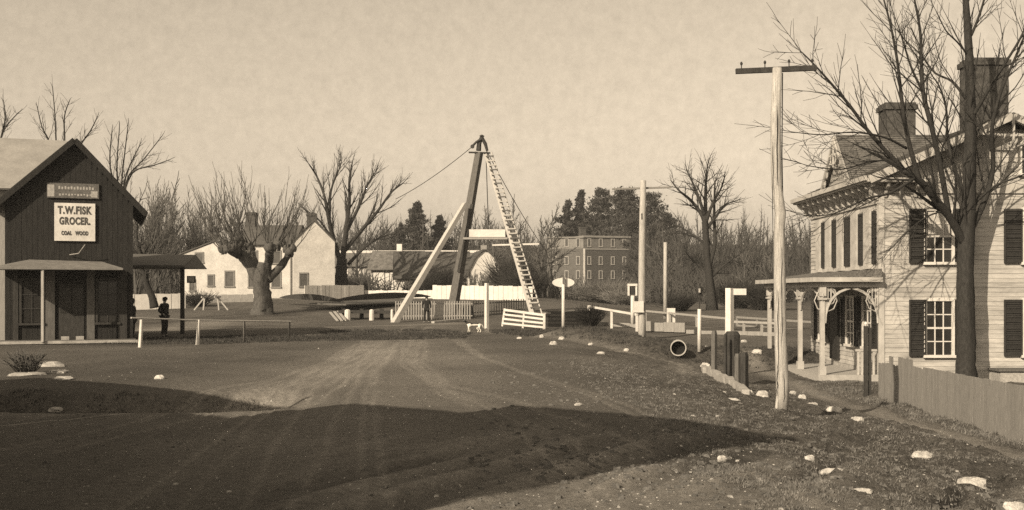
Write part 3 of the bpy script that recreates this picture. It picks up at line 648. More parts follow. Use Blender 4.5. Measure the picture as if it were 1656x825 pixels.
# ------------------------------------------------------------------ trees
def rv(s): return Vector((random.gauss(0, s), random.gauss(0, s), random.gauss(0, s)))
def grow(tb, p, d, L, r, lev, C):
    n = max(2, min(7, int(L / C['seg']))); pts = [p]; dd = d.copy()
    for i in range(n):
        dd = (dd + rv(C['wig']) + Vector((0, 0, C['trop']))).normalized(); p = p + dd * (L / n); pts.append(p)
    r1 = max(r * .45, C['rmin'] * .7)
    rad = [r + (r1 - r) * i / n for i in range(n + 1)]
    tb.tube(pts, rad, 5 if lev == 0 else (4 if lev == 1 else 3), cap=False)
    if lev < C['max']: spawn(tb, pts, rad, lev, L, C)
def spawn(tb, pts, rad, lev, L, C, t0=.22, kids=None):
    k = kids or C['kids'][lev]; n = len(pts) - 1; ph = random.random() * 6.28
    for i in range(k):
        t = t0 + (1 - t0) * (i + random.random() * .8) / k; t = min(t, .99); x = t * n; j = int(x); q = pts[j].lerp(pts[j + 1], x - j); rr = rad[j]
        dd = (pts[j + 1] - pts[j]).normalized(); ph += 2.4 + random.gauss(0, .4)
        s = dd.orthogonal().normalized(); s = Matrix.Rotation(ph, 3, dd) @ s
        if C.get('flat'): s.y *= C['flat']; 
        a = R(C['ang'] * random.uniform(.7, 1.3)); nd = (dd * math.cos(a) + s * math.sin(a)).normalized()
        l2 = L * C['lr'] * random.uniform(.7, 1.15) * (1.1 - .55 * t)
        if l2 > C['lmin']: grow(tb, q, nd, l2, max(rr * C['rr'], C['rmin']), lev + 1, C)
    if lev > 0 or True:
        dd = (pts[-1] - pts[-2]).normalized()
        if L * .5 > C['lmin'] and C.get('tip', True): grow(tb, pts[-1], dd, L * (.45 if lev else C.get('tip0', .45)), max(rad[-1] * .9, C['rmin']), lev + 1, C)
CFG = dict(seg=.5, wig=.13, trop=.03, kids=[6, 6, 5, 4, 3], ang=42, lr=.55, rr=.55, rmin=.012, lmin=.18, max=3)
def path_limb(tb, pl, d, rads, n=7, dd=None, rough=0):
    """limb along photo points at its real distance; returns smooth points and radii"""
    dep = dd if dd is not None else [0] * len(pl)
    raw = [P(a, c, d + e) for (a, c), e in zip(pl, dep)]; out = []; rr = []
    m = len(raw)
    for i in range(m - 1):
        p0 = raw[max(i - 1, 0)]; p1 = raw[i]; p2 = raw[i + 1]; p3 = raw[min(i + 2, m - 1)]
        for k in range(4):
            t = k / 4; out.append(.5 * ((2 * p1) + (p2 - p0) * t + (2 * p0 - 5 * p1 + 4 * p2 - p3) * t * t + (3 * p1 - p0 - 3 * p2 + p3) * t ** 3)); rr.append(rads[i] + (rads[i + 1] - rads[i]) * t)
    out.append(raw[-1]); rr.append(rads[-1]); tb.tube(out, rr, n, cap=True, rough=rough); return out, rr
def plen(p): return sum((b_ - a_).length for a_, b_ in zip(p[:-1], p[1:]))

# 1. large bare tree before the house
D = 35.4
root = thing('bare_tree', (XX(1561, D), D, G(XX(1561, D), D)), 'tall dark bare tree in front of the cream house wall, its boughs across the roof', 'tree')
tb = MB(); trunk, tr_r = path_limb(tb, [(1560, 625), (1561, 590), (1561, 540), (1560, 480), (1561, 400), (1566, 320), (1568, 240), (1569, 160), (1566, 80), (1562, 10), (1558, -50)], D, [.38, .30, .28, .265, .25, .21, .18, .15, .12, .10, .07], 16, rough=.07)
tb.build('trunk', M['bark'], root, smooth=True)
lb = MB(); tw = MB(); C = dict(CFG, rmin=.008, seg=.35, wig=.075, kids=[5, 5, 4, 2], lr=.58, lmin=.28, max=2, ang=32, flat=.7, trop=.05, rr=.42)
limbs = [([(1560, 395), (1536, 352), (1512, 322), (1487, 292), (1460, 275)], [0, -.4, -.8, -1.1, -1.3], [.17, .155, .145, .13, .11]),
 ([(1470, 283), (1436, 248), (1404, 212), (1375, 172), (1350, 142), (1320, 108), (1296, 84)], [-1.2, -1.5, -1.8, -2.1, -2.4, -2.8, -3.1], [.085, .075, .065, .055, .045, .03, .02]),
 ([(1487, 292), (1472, 240), (1462, 190), (1456, 140), (1450, 92), (1440, 40), (1428, -5)], [-1.1, -1.3, -1.5, -1.6, -1.8, -2, -2.2], [.10, .085, .075, .06, .05, .04, .025]),
 ([(1535, 350), (1519, 260), (1505, 200), (1493, 150), (1490, 100), (1488, 50), (1478, -5)], [-.4, -.9, -1.3, -1.4, -1.5, -1.6, -1.9], [.11, .10, .09, .08, .065, .05, .03]),
 ([(1493, 150), (1474, 110), (1462, 72), (1452, 40)], [-1.4, -1.7, -2, -2.3], [.05, .042, .034, .02]),
 ([(1562, 160), (1540, 132), (1512, 118), (1490, 90), (1465, 66)], [0, .3, .7, 1, 1.3], [.06, .05, .04, .03, .02]),
 ([(1566, 90), (1548, 68), (1530, 50), (1516, 22)], [0, -.4, -.7, -1], [.04, .032, .026, .018]),
 ([(1569, 375), (1592, 325), (1606, 270), (1604, 210), (1618, 150), (1640, 98), (1656, 60)], [0, .3, .2, -.4, -.7, -.9, -1], [.13, .11, .09, .075, .06, .05, .035]),
 ([(1572, 190), (1596, 150), (1622, 108), (1650, 62), (1668, 20)], [0, -.4, -.8, -1.2, -1.5], [.08, .065, .05, .04, .025]),
 ([(1570, 58), (1578, 40), (1590, 5), (1600, -40)], [0, -.1, -.3, -.5], [.06, .05, .04, .03]),
 ([(1563, 330), (1540, 260), (1532, 215), (1530, 175), (1519, 140), (1507, 122)], [.1, -.2, -.2, -.3, -.4, -.5], [.09, .06, .05, .04, .03, .02]),
 ([(1480, 288), (1440, 312), (1400, 322), (1350, 345), (1310, 350)], [-1.2, -1.7, -2.1, -2.6, -3], [.06, .05, .035, .025, .015]),
 ([(1466, 240), (1430, 222), (1380, 214), (1330, 218), (1285, 214)], [-1.3, -1.8, -2.3, -2.7, -3], [.05, .04, .03, .022, .015]),
 ([(1447, 258), (1405, 262), (1360, 274), (1305, 268)], [-1.3, -1.7, -2.2, -2.7], [.045, .034, .025, .015]),
 ([(1530, 340), (1500, 350), (1470, 372), (1445, 398)], [-.4, -.9, -1.2, -1.5], [.04, .03, .022, .014]),
 ([(1575, 330), (1610, 300), (1650, 285), (1690, 262)], [.2, -.4, -.8, -1.2], [.05, .04, .03, .02])]
for pl, dd, rr in limbs:
    pts, rad = path_limb(lb, pl, D, [x * .84 for x in rr], 6, dd); spawn(tw, pts, rad, 0, min(plen(pts), 2.9), C, .15, max(6, int(plen(pts) * 3.2)))
spawn(tw, trunk, tr_r, 0, 3.6, dict(C, rr=.25), .40, 20)
lb.build('limb', M['bark'], root, smooth=True, kind='stuff'); tw.build('twigs', M['twig'], root, kind='stuff')

# 2. pollarded tree left of centre
D = 80.0
root = thing('pollard_tree', GP(425, D), 'thick trunked pollard tree with knobbly boughs and upright shoots before the white farmhouse', 'tree')
tb = MB(); path_limb(tb, [(425, 516), (426, 503), (427, 485), (424, 465), (425, 445), (428, 425)], D, [1.0, .76, .60, .56, .60, .4], 16, rough=.13); tb.build('trunk', M['bark2'], root, smooth=True)
lb = MB(); tw = MB(); C = dict(CFG, rmin=.018, seg=.6, wig=.07, kids=[3, 2, 2], lr=.5, lmin=.4, max=2, ang=20, trop=.10, rr=.45)
heads = [([(420, 455), (405, 430), (388, 412), (374, 402)], [.62, .56, .5, .55]), ([(424, 450), (412, 425), (404, 400)], [.4, .34, .3]), ([(430, 450), (434, 425), (436, 405)], [.5, .42, .42]),
 ([(432, 452), (448, 438), (462, 420), (468, 405)], [.46, .36, .32, .4]), ([(468, 408), (456, 392)], [.22, .2]), ([(400, 426), (393, 402), (385, 392)], [.34, .3, .32]), ([(374, 404), (360, 404)], [.26, .22])]
for k, (pl, rr) in enumerate(heads):
    pts, rad = path_limb(lb, pl, D, [x * .72 for x in rr], 10, [random.uniform(-.6, .6) * i for i in range(len(pl))], .12)
    for q_ in range(5): c_ = pts[-1] + rv(.16); lb.tube([c_ + Vector((0, 0, -.25)), c_, c_ + Vector((0, 0, .3))], [rr[-1] * .5, rr[-1] * .75, rr[-1] * .35], 7, rough=.2)
    for i in range(11):
        lean = random.gauss((pl[-1][0] - 425) / 90, .30); dr = Vector((lean, random.gauss(0, .3), 1)).normalized()
        grow(tw, pts[-1] + rv(.18), dr, random.uniform(1.8, 3.7), random.uniform(.022, .045), 0, C)
lb.build('bough', M['bark2'], root, smooth=True, kind='stuff'); tw.build('shoots', M['twig2'], root, kind='stuff')

# 3. elm right of the farmhouse
D = 112.0
root = thing('elm_tree', GP(552, D), 'tall bare elm with spreading forked limbs between farmhouse and small white lodge', 'tree')
tb = MB(); path_limb(tb, [(552, 492), (552, 465), (552, 440), (553, 418)], D, [.85, .66, .58, .5], 12, rough=.08); tb.build('trunk', M['bark'], root, smooth=True)
lb = MB(); tw = MB(); C = dict(CFG, rmin=.017, seg=.8, wig=.07, kids=[7, 7, 5, 3], lr=.52, lmin=.5, max=2, ang=25, trop=.08, rr=.42, flat=.6, tip0=.25)
for pl, rr in [([(551, 425), (540, 390), (531, 350), (524, 315), (512, 285), (500, 266)], [.42, .36, .28, .2, .14, .08]), ([(533, 360), (535, 310), (548, 275), (552, 262)], [.22, .16, .1, .06]),
 ([(554, 420), (560, 370), (565, 325), (565, 290), (570, 262)], [.45, .36, .25, .16, .08]), ([(560, 375), (580, 335), (594, 300), (606, 280)], [.3, .22, .15, .08]), ([(558, 405), (585, 372), (612, 340), (632, 312), (652, 296)], [.36, .28, .2, .13, .08]),
 ([(563, 428), (590, 400), (620, 382), (655, 376)], [.26, .2, .13, .07]), ([(545, 395), (530, 375), (515, 355), (495, 340)], [.2, .15, .1, .06])]:
    pts, rad = path_limb(lb, pl, D, [x * .72 for x in rr], 6, [random.uniform(-.5, .5) * i for i in range(len(pl))]); spawn(tw, pts, rad, 0, min(plen(pts), 5.4), C, .2, 13)
lb.build('limb', M['bark'], root, smooth=True, kind='stuff'); tw.build('twigs', M['twig'], root, kind='stuff')

# 4. dark bare tree right of centre
D = 92.0
root = thing('ash_tree', GP(1148, D), 'bare dark tree with crooked forked top behind the rail fence right of centre', 'tree')
tb = MB(); path_limb(tb, [(1151, 506), (1150, 480), (1146, 440), (1142, 400), (1140, 360), (1140, 342)], D, [.62, .40, .33, .29, .26, .20], 12, rough=.1); tb.build('trunk', M['bark'], root, smooth=True)
lb = MB(); tw = MB(); C = dict(CFG, rmin=.014, seg=.5, wig=.10, kids=[7, 6, 4, 3], lr=.52, lmin=.4, max=2, ang=36, trop=.04, rr=.42, tip0=.25)
for pl, rr in [([(1141, 375), (1136, 350), (1118, 325), (1098, 308), (1085, 292)], [.3, .24, .18, .12, .06]), ([(1140, 350), (1130, 320), (1120, 295), (1110, 275)], [.26, .18, .12, .06]), ([(1141, 350), (1141, 315), (1142, 285), (1145, 264)], [.28, .2, .12, .06]),
 ([(1141, 362), (1152, 330), (1166, 305), (1172, 285)], [.24, .18, .11, .06]), ([(1143, 370), (1158, 350), (1172, 332), (1190, 325)], [.22, .17, .1, .06]), ([(1147, 430), (1156, 395), (1155, 350), (1156, 300), (1158, 290)], [.28, .24, .18, .1, .05]),
 ([(1142, 395), (1120, 380), (1098, 366), (1080, 362)], [.2, .15, .1, .05]), ([(1149, 450), (1170, 430), (1190, 415)], [.2, .14, .06]), ([(1145, 440), (1125, 425), (1110, 410)], [.18, .12, .06])]:
    pts, rad = path_limb(lb, pl, D, [x * .7 for x in rr], 6, [random.uniform(-.6, .6) * i for i in range(len(pl))]); spawn(tw, pts, rad, 0, min(plen(pts), 4.2), C, .2, 12)
lb.build('limb', M['bark'], root, smooth=True, kind='stuff'); tw.build('twigs', M['twig'], root, kind='stuff')

# 5. generic bare trees (their own shapes), then the far wood
def bare_tree(pos, h, label, m=None, r=None, spread=1.0, dense=1.0, rmin=.035, cat='tree', lean=0, name='bare_tree', stems=1, fork=.3):
    m = m or M['twig2']; t = thing(name, pos, label, cat); tb = MB(); tw = MB()
    C = dict(CFG, rmin=rmin, seg=h * .07, wig=.10, kids=[int(7 * dense), int(6 * dense), int(5 * dense), 3], lr=.52, lmin=h * .03, max=3, ang=34 * spread, trop=.07, rr=.5)
    for s in range(stems):
        r0 = r or h * .022; q = Vector(pos) + Vector((random.gauss(0, .5) * (stems > 1), random.gauss(0, .5) * (stems > 1), -.3))
        pts = [q]; rad = [r0 * 1.3]; d = Vector((lean + random.gauss(0, .05 + .12 * (stems > 1)), random.gauss(0, .08), 1)).normalized()
        for i in range(8): d = (d + rv(.05) + Vector((0, 0, .05))).normalized(); pts.append(pts[-1] + d * h * .075); rad.append(r0 * (1 - i * .1))
        tb.tube(pts, rad, 7); spawn(tw, pts, rad, 0, h * .62, C, fork)
    tb.build('trunk', M['bark'] if m is M['twig'] else M['bark2'], t, smooth=True); tw.build('crown', m, t, kind='stuff'); return t
def hand_tree(px_, D, trunk_top, limbs_, label, r0=.125):
    root = thing('bare_tree', GP(px_, D), label, 'tree'); tb = MB(); path_limb(tb, [(px_, 520), (px_ + 1, 420), trunk_top], D, [r0 * 1.5, r0 * 1.1, r0 * .8], 8, rough=.06); tb.build('trunk', M['bark'], root, smooth=True)
    lb = MB(); tw = MB(); C = dict(CFG, rmin=.010, seg=.5, wig=.09, kids=[5, 5, 2], lr=.5, lmin=.3, max=2, ang=30, trop=.06, rr=.4, tip0=.2)
    for pl in limbs_:
        n_ = len(pl); pts, rad = path_limb(lb, [trunk_top] + pl, D, [r0 * .5] + [r0 * (.40 - .30 * i / n_) for i in range(n_)], 5, [random.uniform(-.4, .4) * i for i in range(n_ + 1)]); spawn(tw, pts, rad, 0, 2.4, C, .25, 10)
    lb.build('limb', M['bark'], root, kind='stuff'); tw.build('twigs', M['twig'], root, kind='stuff')
hand_tree(92, 66, (94, 300), [[(91, 240), (89, 190), (85, 142)], [(80, 232), (68, 206), (60, 172)], [(104, 235), (104, 190), (112, 164)], [(128, 238), (146, 212), (158, 188)]], 'bare tree with forked top rising behind the store roof ridge')
hand_tree(-6, 62, (-8, 290), [[(0, 230), (10, 205), (30, 182)], [(2, 222), (8, 195), (7, 170)], [(-12, 220), (-14, 170)]], 'bare tree top at the extreme left above the tin roof')
hand_tree(196, 72, (195, 330), [[(178, 270), (181, 213)], [(189, 275), (193, 208)], [(198, 280), (207, 203)], [(205, 280), (226, 235)], [(208, 285), (232, 258), (262, 220)], [(214, 280), (248, 268), (275, 258)]], 'fan shaped bare tree rising behind the right slope of the store gable')
for k, (px_, dd, hh, lab) in enumerate([(250, 122, 12.2, 'twiggy grey bare tree above the side shelter roof'), (285, 128, 12.6, 'tallest twiggy tree between the store and the white farmhouse'), (318, 132, 10.6, 'twiggy bare tree at the left end of the white farmhouse'), (226, 116, 12.6, 'bare grey tree close to the store eave, behind the shelter')]):
    bare_tree(GP(px_, dd), hh, lab, M['twig2'], r=.15, spread=.75, dense=1.15, rmin=.03, stems=5, fork=.10)
# small leaning tree seen beneath the shelter
D = 60
root = thing('leaning_tree', GP(246, D), 'small crooked tree leaning beneath the side shelter behind the man', 'tree')
tb = MB(); pts, rad = path_limb(tb, [(250, 498), (246, 480), (238, 462), (234, 440), (228, 415), (222, 392)], D, [.26, .2, .17, .16, .13, .08], 7); tb.build('trunk', M['bark'], root, smooth=True)
tw = MB(); spawn(tw, pts, rad, 0, 2.6, dict(CFG, rmin=.02, max=2, lmin=.3), .4, 8); tw.build('crown', M['twig'], root, kind='stuff')
for px_, dd, hh, lab in [(380, 125, 9.8, 'bare tree above the farmhouse roof by its left chimney'), (450, 128, 9.2, 'bare tree behind the farmhouse roof between the chimneys'), (508, 135, 9.8, 'bare tree behind the right chimney of the farmhouse'), (835, 118, 10.8, 'bare tree behind the ladder leg of the derrick'), (872, 112, 9.8, 'wide twiggy tree right of the derrick before the mill'), (800, 130, 10.5, 'bare tree seen through the derrick legs'), (893, 120, 8.5, 'thin bare tree at the left side of the mill'),
  (1205, 120, 8.6, 'bare tree right of the crooked dark tree'), (1245, 108, 7.6, 'bare tree just left of the large near pole'), (1085, 125, 9, 'bare tree behind the short white pole')]:
    bare_tree(GP(px_, dd), hh, lab, M['twig2'], spread=1.05, dense=1.0, rmin=.04)
# conifers
def leafcards(b, c, n, s, sx, sz):
    c = np.array(tuple(c)); p = c + np.random.randn(n, 3) * np.array([sx, sx, sz]); a = np.random.randn(n, 3); a /= np.linalg.norm(a, axis=1, keepdims=True); k = np.random.randn(n, 3) * .4; k2 = np.cross(a, k + .01); k2 /= np.linalg.norm(k2, axis=1, keepdims=True)
    ss = s * np.random.uniform(.6, 1.3, (n, 1)); v = np.stack([p - a * ss, p + a * ss, p + k2 * ss * .55], 1).reshape(-1, 3); b.add(v, None, np.arange(n * 3).reshape(-1, 3))
def conifer(pos, h, wid, label, layers=16, broad=False, name='spruce_tree'):
    t = thing(name, pos, label, 'tree'); tb = MB(); cr = MB(); base = Vector(pos)
    tb.tube([base - Vector((0, 0, .4)), base + Vector((0, 0, h * .5)), base + Vector((0, 0, h))], [h * .02, h * .014, .04], 6); tb.build('trunk', M['bark'], t)
    for i in range(layers):
        f = (i + .5) / layers; z = h * (.18 + .82 * f); w = wid * ((1 - f) ** .8 + .05) if not broad else wid * (.35 + .75 * math.sin(3.1 * min(1, f * .95 + .05)) * random.uniform(.5, 1.1))
        for k in range(6 if not broad else 5):
            a = random.random() * 6.28; l = w * random.uniform(.35, 1.2); e = base + Vector((math.cos(a) * l, math.sin(a) * l, z - (l * .25 if not broad else -l * .12)))
            s = base + Vector((0, 0, z)); tb2 = cr; cr.tube([s, e], [.05, .02], 3, cap=False)
            for q in range(3 if not broad else 2): leafcards(cr, s.lerp(e, .35 + .3 * q) if not broad else s.lerp(e, .65 + .3 * q), 26 if not broad else 60, h * .028 if not broad else h * .02, l * .17 if not broad else l * .24, h * .014 if not broad else h * .018)
    cr.build('crown', M['needles'], t, kind='stuff'); return t
conifer(GP(675, 190), 15.5, 5.0, 'pointed dark spruce left of the derrick mast')
conifer(GP(712, 195), 13.6, 4.8, 'shorter pointed spruce just left of the derrick mast')
conifer(GP(648, 200), 12.5, 4.6, 'small spruce behind the lodge chimney')
conifer(GP(918, 222), 18.5, 5.0, 'narrow spruce over the left half of the mill')
conifer(GP(940, 224), 20.5, 3.8, 'thin tall spruce above the mill corner')
conifer(GP(972, 226), 21, 4.2, 'flat topped dark pine rising behind the mill roof', 10, True, 'pine_tree')
conifer(GP(1014, 216), 20.5, 5.0, 'dense dark pine right of the mill roof', 13, True, 'pine_tree')
conifer(GP(1052, 214), 19.5, 4.6, 'dark bushy pine behind the second telegraph pole', 13, True, 'pine_tree')
conifer(GP(995, 232), 19.5, 5, 'dark pine standing between the two taller pines', 12, True, 'pine_tree')
conifer(GP(1078, 205), 15.5, 4.6, 'lower dark pine right of the second telegraph pole top', 12, True, 'pine_tree')
conifer(GP(1034, 196), 14.5, 4.2, 'dark pine touching the right wall of the mill', 12, True, 'pine_tree')
conifer(GP(1062, 185), 12.0, 4.0, 'lowest dark pine right of the second telegraph pole', 11, True, 'pine_tree')
# far wood on the hill
variants = []
for k in range(7):
    tw = MB(); C = dict(CFG, rmin=.05, seg=2.2, wig=.10, kids=[9, 6, 4], lr=.5, lmin=.7, max=2, ang=36, trop=.07, rr=.5)
    pts = [Vector((0, 0, 0))]; rad = [.28]; d = Vector((0, 0, 1))
    for i in range(5): d = (d + rv(.06)).normalized(); pts.append(pts[-1] + d * 1.9); rad.append(.28 - .04 * i)
    tw.tube(pts, rad, 4, cap=False); spawn(tw, pts, rad, 0, 7.5, C, .2)
    variants.append((np.vstack(tw.v), np.vstack(tw.q)))
wood = MB(); rs = np.random.RandomState(5)
def wood_trees(n, x0, x1, d0, d1, s0, s1):
    for i in range(n):
        d = rs.uniform(d0, d1); x = XX(rs.uniform(x0, x1), d); v, q = variants[rs.randint(7)]; s = rs.uniform(s0, s1); a = rs.uniform(0, 6.28); ca, sa = math.cos(a), math.sin(a)
        vv = np.stack([(v[:, 0] * ca - v[:, 1] * sa) * s + x, (v[:, 0] * sa + v[:, 1] * ca) * s + d, v[:, 2] * s + G(x, d) - .3], -1); wood.add(vv, q)
wood_trees(230, 180, 1400, 213, 330, .65, 1.0); wood_trees(170, 1030, 1340, 140, 205, .62, .85); wood_trees(110, 540, 900, 212, 270, .75, 1.0); wood_trees(22, 180, 420, 130, 190, .9, 1.1); wood_trees(20, 560, 860, 165, 200, .75, 1.0); wood_trees(30, -300, 180, 200, 280, .7, .9); wood_trees(22, 1340, 2000, 150, 260, .7, .9)
wood.build('far_wood', M['woodtwig'], kind='stuff'); tag(bpy.data.objects['far_wood'], 'bare grey woodland covering the low hill along the horizon', 'woodland')
# undergrowth
def shrub(pos, r, h, label, m, n=240, name='shrub', cat='shrub'):
    t = MB(); base = Vector(pos)
    for i in range(n):
        a = random.random() * 6.28; q = base + Vector((math.cos(a), math.sin(a), 0)) * r * .35 * random.random(); d = Vector((math.cos(a) * random.random() * r, math.sin(a) * random.random() * r, h * random.uniform(.5, 1)))
        p1 = q + d * .5 + rv(.05 * r); p2 = q + d + rv(.12 * r); t.tube([q, p1, p2], [.02 * max(1, h * .5), .014 * max(1, h * .5), .009 * max(1, h * .4)], 3, cap=False)
        for k in range(2): t.tube([p1.lerp(p2, .3 * k), p1.lerp(p2, .3 * k) + Vector((random.gauss(0, .3) * r, random.gauss(0, .3) * r, h * .3 * random.random()))], [.012 * max(1, h * .5), .006], 3, cap=False)
    o = t.build(name, m, org=base); return tag(o, label, cat)
shrub(GP(975, 118), 3.6, 2.3, 'rounded pale dry thicket below the mill', M['dryshrub'], 900)
shrub(GP(1010, 112), 2.4, 1.6, 'low dry thicket at the right foot of the mill mound', M['dryshrub'], 400)
shrub(GP(676, 120), 1.4, 2.8, 'dark bush at the right end of the small white lodge', M['twig'], 420)
shrub(GP(715, 118), 2.0, 3.4, 'dark bush between the lodge and the derrick mast', M['twig'], 420)
shrub(GP(690, 116), 1.5, 2.6, 'small dark bush behind the pale strut of the derrick', M['twig'], 260)
shrub(GP(830, 114), 2.8, 4.2, 'dark scrub right of the white gabled cottage', M['twig'], 600)
shrub(GP(850, 108), 2.6, 3.0, 'dark low scrub behind the ladder leg', M['twig'], 400)
shrub(GP(955, 66), 1.0, 1.3, 'dark tangled bush at the right end of the dark abutment', M['twig'], 300)
shrub(GP(1095, 90), 2.0, 1.6, 'dark bush beneath the short white pole', M['twig'], 300)
shrub(GP(1235, 92), 2.6, 2.6, 'dark brush left of the near telegraph pole', M['twig'], 400)
shrub(GP(1190, 96), 2.6, 2.4, 'dark brush behind the white arm post', M['twig'], 400)
shrub(GP(320, 88), 1.6, 1.3, 'dark garden bush before the left wing of the farmhouse', M['twig'], 200)
shrub(GP(530, 118), 2.4, 2.6, 'dark hedge bush left of the elm trunk', M['twig'], 400)
shrub(GP(576, 120), 1.3, 2.2, 'dark hedge bush right of the elm trunk', M['twig'], 400)
shrub(GP(42, 27), .55, .65, 'thin leafless bush in front of the store platform at far left', M['twig2'], 60)
brush = MB(); rs2 = random.Random(4)
for i in range(7500):                                        # low scrub filling the middle distance
    d = rs2.uniform(118, 200); px_ = rs2.uniform(150, 1420); x = XX(px_, d); z = G(x, d); h = rs2.uniform(1.2, 3.4) * (1.25 if px_ > 1040 else .8)
    if 865 < px_ < 1035 and d > 128: continue
    l = rs2.gauss(0, .35); brush.tube([(x, d, z), (x + l * h * .4, d, z + h * .5), (x + l * h, d, z + h)], [.10, .07, .03], 3, cap=False)
    for k in range(2): brush.tube([(x + l * h * .4, d, z + h * .5), (x + l * h * .4 + rs2.gauss(0, .4) * h, d + rs2.gauss(0, .3), z + h * rs2.uniform(.7, 1.05))], [.05, .02], 3, cap=False)
tag(brush.build('undergrowth', M['woodtwig'], kind='stuff'), 'grey leafless undergrowth below the far wood', 'undergrowth')

# ------------------------------------------------------------------ farmhouse, lodge, cottage, mill
fM = Fr((XX(383, 105.2), 105.2), -6); fG = Fr((XX(474.5, 103.3), 103.3), 12); fW = Fr((XX(293, 106.5), 106.5), -9); WW = 6.0; MW = 5.6; GW = 3.85
gz = G(-24, 103) - .2; eM, rM = EYE + 79 * 106 / F, EYE + 107 * 108.5 / F; eG, rG = EYE + 83 * 103.5 / F, EYE + 117 * 103.5 / F
M['farmwall'] = mat('farmhouse_whitewash', .34, .46, .9, .8, .3, .01, fine=.12)
farm = thing('farmhouse', fM.p(3, 3, gz), 'long white farmhouse with dark roof and two chimneys behind the pollard tree', 'house')
b = MB(); gable_walls(b, fM, 0, MW, 0, 5.5, gz, eM, rM - .05, 't'); b.build('wall', M['farmwall'], farm)
gable_roof(farm, M['darkroof'], fM, 0, MW, 0, 5.5, eM, rM, 't', ov=.1, oe=.3)
b = MB(); gable_walls(b, fG, 0, GW, 0, 5.5, gz, eG, rG - .05, 'v'); b.build('gable_wall', M['farmwall'], farm)
gable_roof(farm, M['darkroof'], fG, 0, GW, 0, 5.5, eG, rG, 'v', ov=.12, oe=.12, name='gable_roof')
gl = mat('dim_window_glass', .05, .08, 2, .3, .05, .002)
fw = mat('grey_window_frame', .12, .18, 3, .8, 0)
gW, gR = EYE + 62 * 106.5 / F, EYE + 82 * 106.5 / F
b = MB(); gable_walls(b, fW, 0, WW - .1, -.05, 5, gz, gW, gR, 'v', 3.5); b.build('wing_wall', M['farmwall'], farm)
gable_roof(farm, M['darkroof'], fW, 0, WW - .1, -.05, 5, gW, gR + .05, 'v', 3.5, ov=.15, oe=.25, name='wing_roof')
chimney(farm, fG, GW / 2 - .2, 1.0, .9, .8, rG - 1.2, EYE + (HY - 345) * 104.5 / F); chimney(farm, fM, .5, 2.75, .95, .8, rM - .6, EYE + (HY - 345) * 109 / F)
def fz(py, d=106): return EYE + (HY - py) * d / F
for t_, z_, h_, w_ in ((1.9, 424, 14, .7), (5.0, 463, 23, .8), (1.2, 470, 16, .45), (3.1, 462, 16, .5)): window(farm, fW, t_, fz(z_), fz(z_ - h_), w_, v=-.05, far=True, fm=fw, glass=gl)
for t_, z_, h_ in ((1.6, 426, 18), (3.9, 426, 18), (3.9, 464, 22), (1.6, 464, 20)): window(farm, fM, t_, fz(z_), fz(z_ - h_), .75, far=True, fm=fw, glass=gl)
window(farm, fG, .95, fz(463, 103), fz(443, 103), .62, far=True, fm=fw, glass=gl)
b = MB(); b.tube([fM.p(MW - .25, -.1, gz), fM.p(MW - .25, -.1, eM - .2)], .07, 6); b.build('downpipe', fw, farm)

lf = Fr((XX(600, 128), 128), -6); gz = G(-15, 128) - .2; e_, r_ = EYE + (HY - 432) * 128 / F, EYE + (HY - 408) * 130 / F
lodge = thing('white_lodge', lf.p(3, 2, gz), 'small white one storey lodge with grey gable roof and chimney, behind the derrick strut', 'house')
b = MB(); gable_walls(b, lf, 0, 5.6, 0, 4.4, gz, e_, r_, 't'); b.build('wall', M['whitewall'], lodge)
gable_roof(lodge, M['midroof'], lf, 0, 5.6, 0, 4.4, e_, r_ + .05, 't', ov=.35, oe=.5, th=.12)
b = MB(); b.prism([lf.p(5.62, -.3, e_ - .05), lf.p(5.62, 4.7, e_ - .05), lf.p(5.62, 2.2, r_)], lf.u * .06); b.build('gable_boards', M['dimwood'], lodge)
b = MB(); fbox(b, lf, 5.61, 5.67, .1, 4.3, gz, e_ - .05); b.build('side_boards', M['greywood2'], lodge)
chimney(lodge, lf, 3.0, 1.9, .62, .5, r_ - .6, EYE + (HY - 395) * 130 / F, M['whitewall'], cap=False)
for t_ in (.9, 2.9):
    b = MB(); fbox(b, lf, t_ - .75, t_ + .75, -.07, -.0, gz + .2, e_ - .45); d_ = b.build('door_frame', fw, lodge); b = MB(); fbox(b, lf, t_ - .6, t_ + .68, -.09, -.02, gz + .2, e_ - .6); b.build('door', M['white'], d_)
window(lodge, lf, 4.7, e_ - 1.9, e_ - .5, .65, far=True, fm=fw, glass=gl)

bfm = Fr((XX(540, 168), 168), -3); gz = G(-20, 168) - .3; e_, r_ = EYE + (HY - 430) * 168 / F, EYE + (HY - 410) * 170 / F
barn = thing('long_barn', bfm.p(10, 3, gz), 'long low farm barn with pale ridge behind the small white lodge', 'barn')
b = MB(); gable_walls(b, bfm, 0, 22, 0, 7, gz, e_, r_, 't'); b.build('wall', M['greywood'], barn)
gable_roof(barn, M['midroof'], bfm, 0, 22, 0, 7, e_, r_ + .05, 't'); b = MB(); fbox(b, bfm, -.3, 22.3, 3.3, 3.7, r_ + .12, r_ + .5); b.build('ridge_vent', M['white'], barn)
for k in range(9): b = MB(); fbox(b, bfm, 1 + k * 2.4, 2.2 + k * 2.4, -.06, .0, e_ - 1.3, e_ - .5); b.build('window', M['white'], barn)

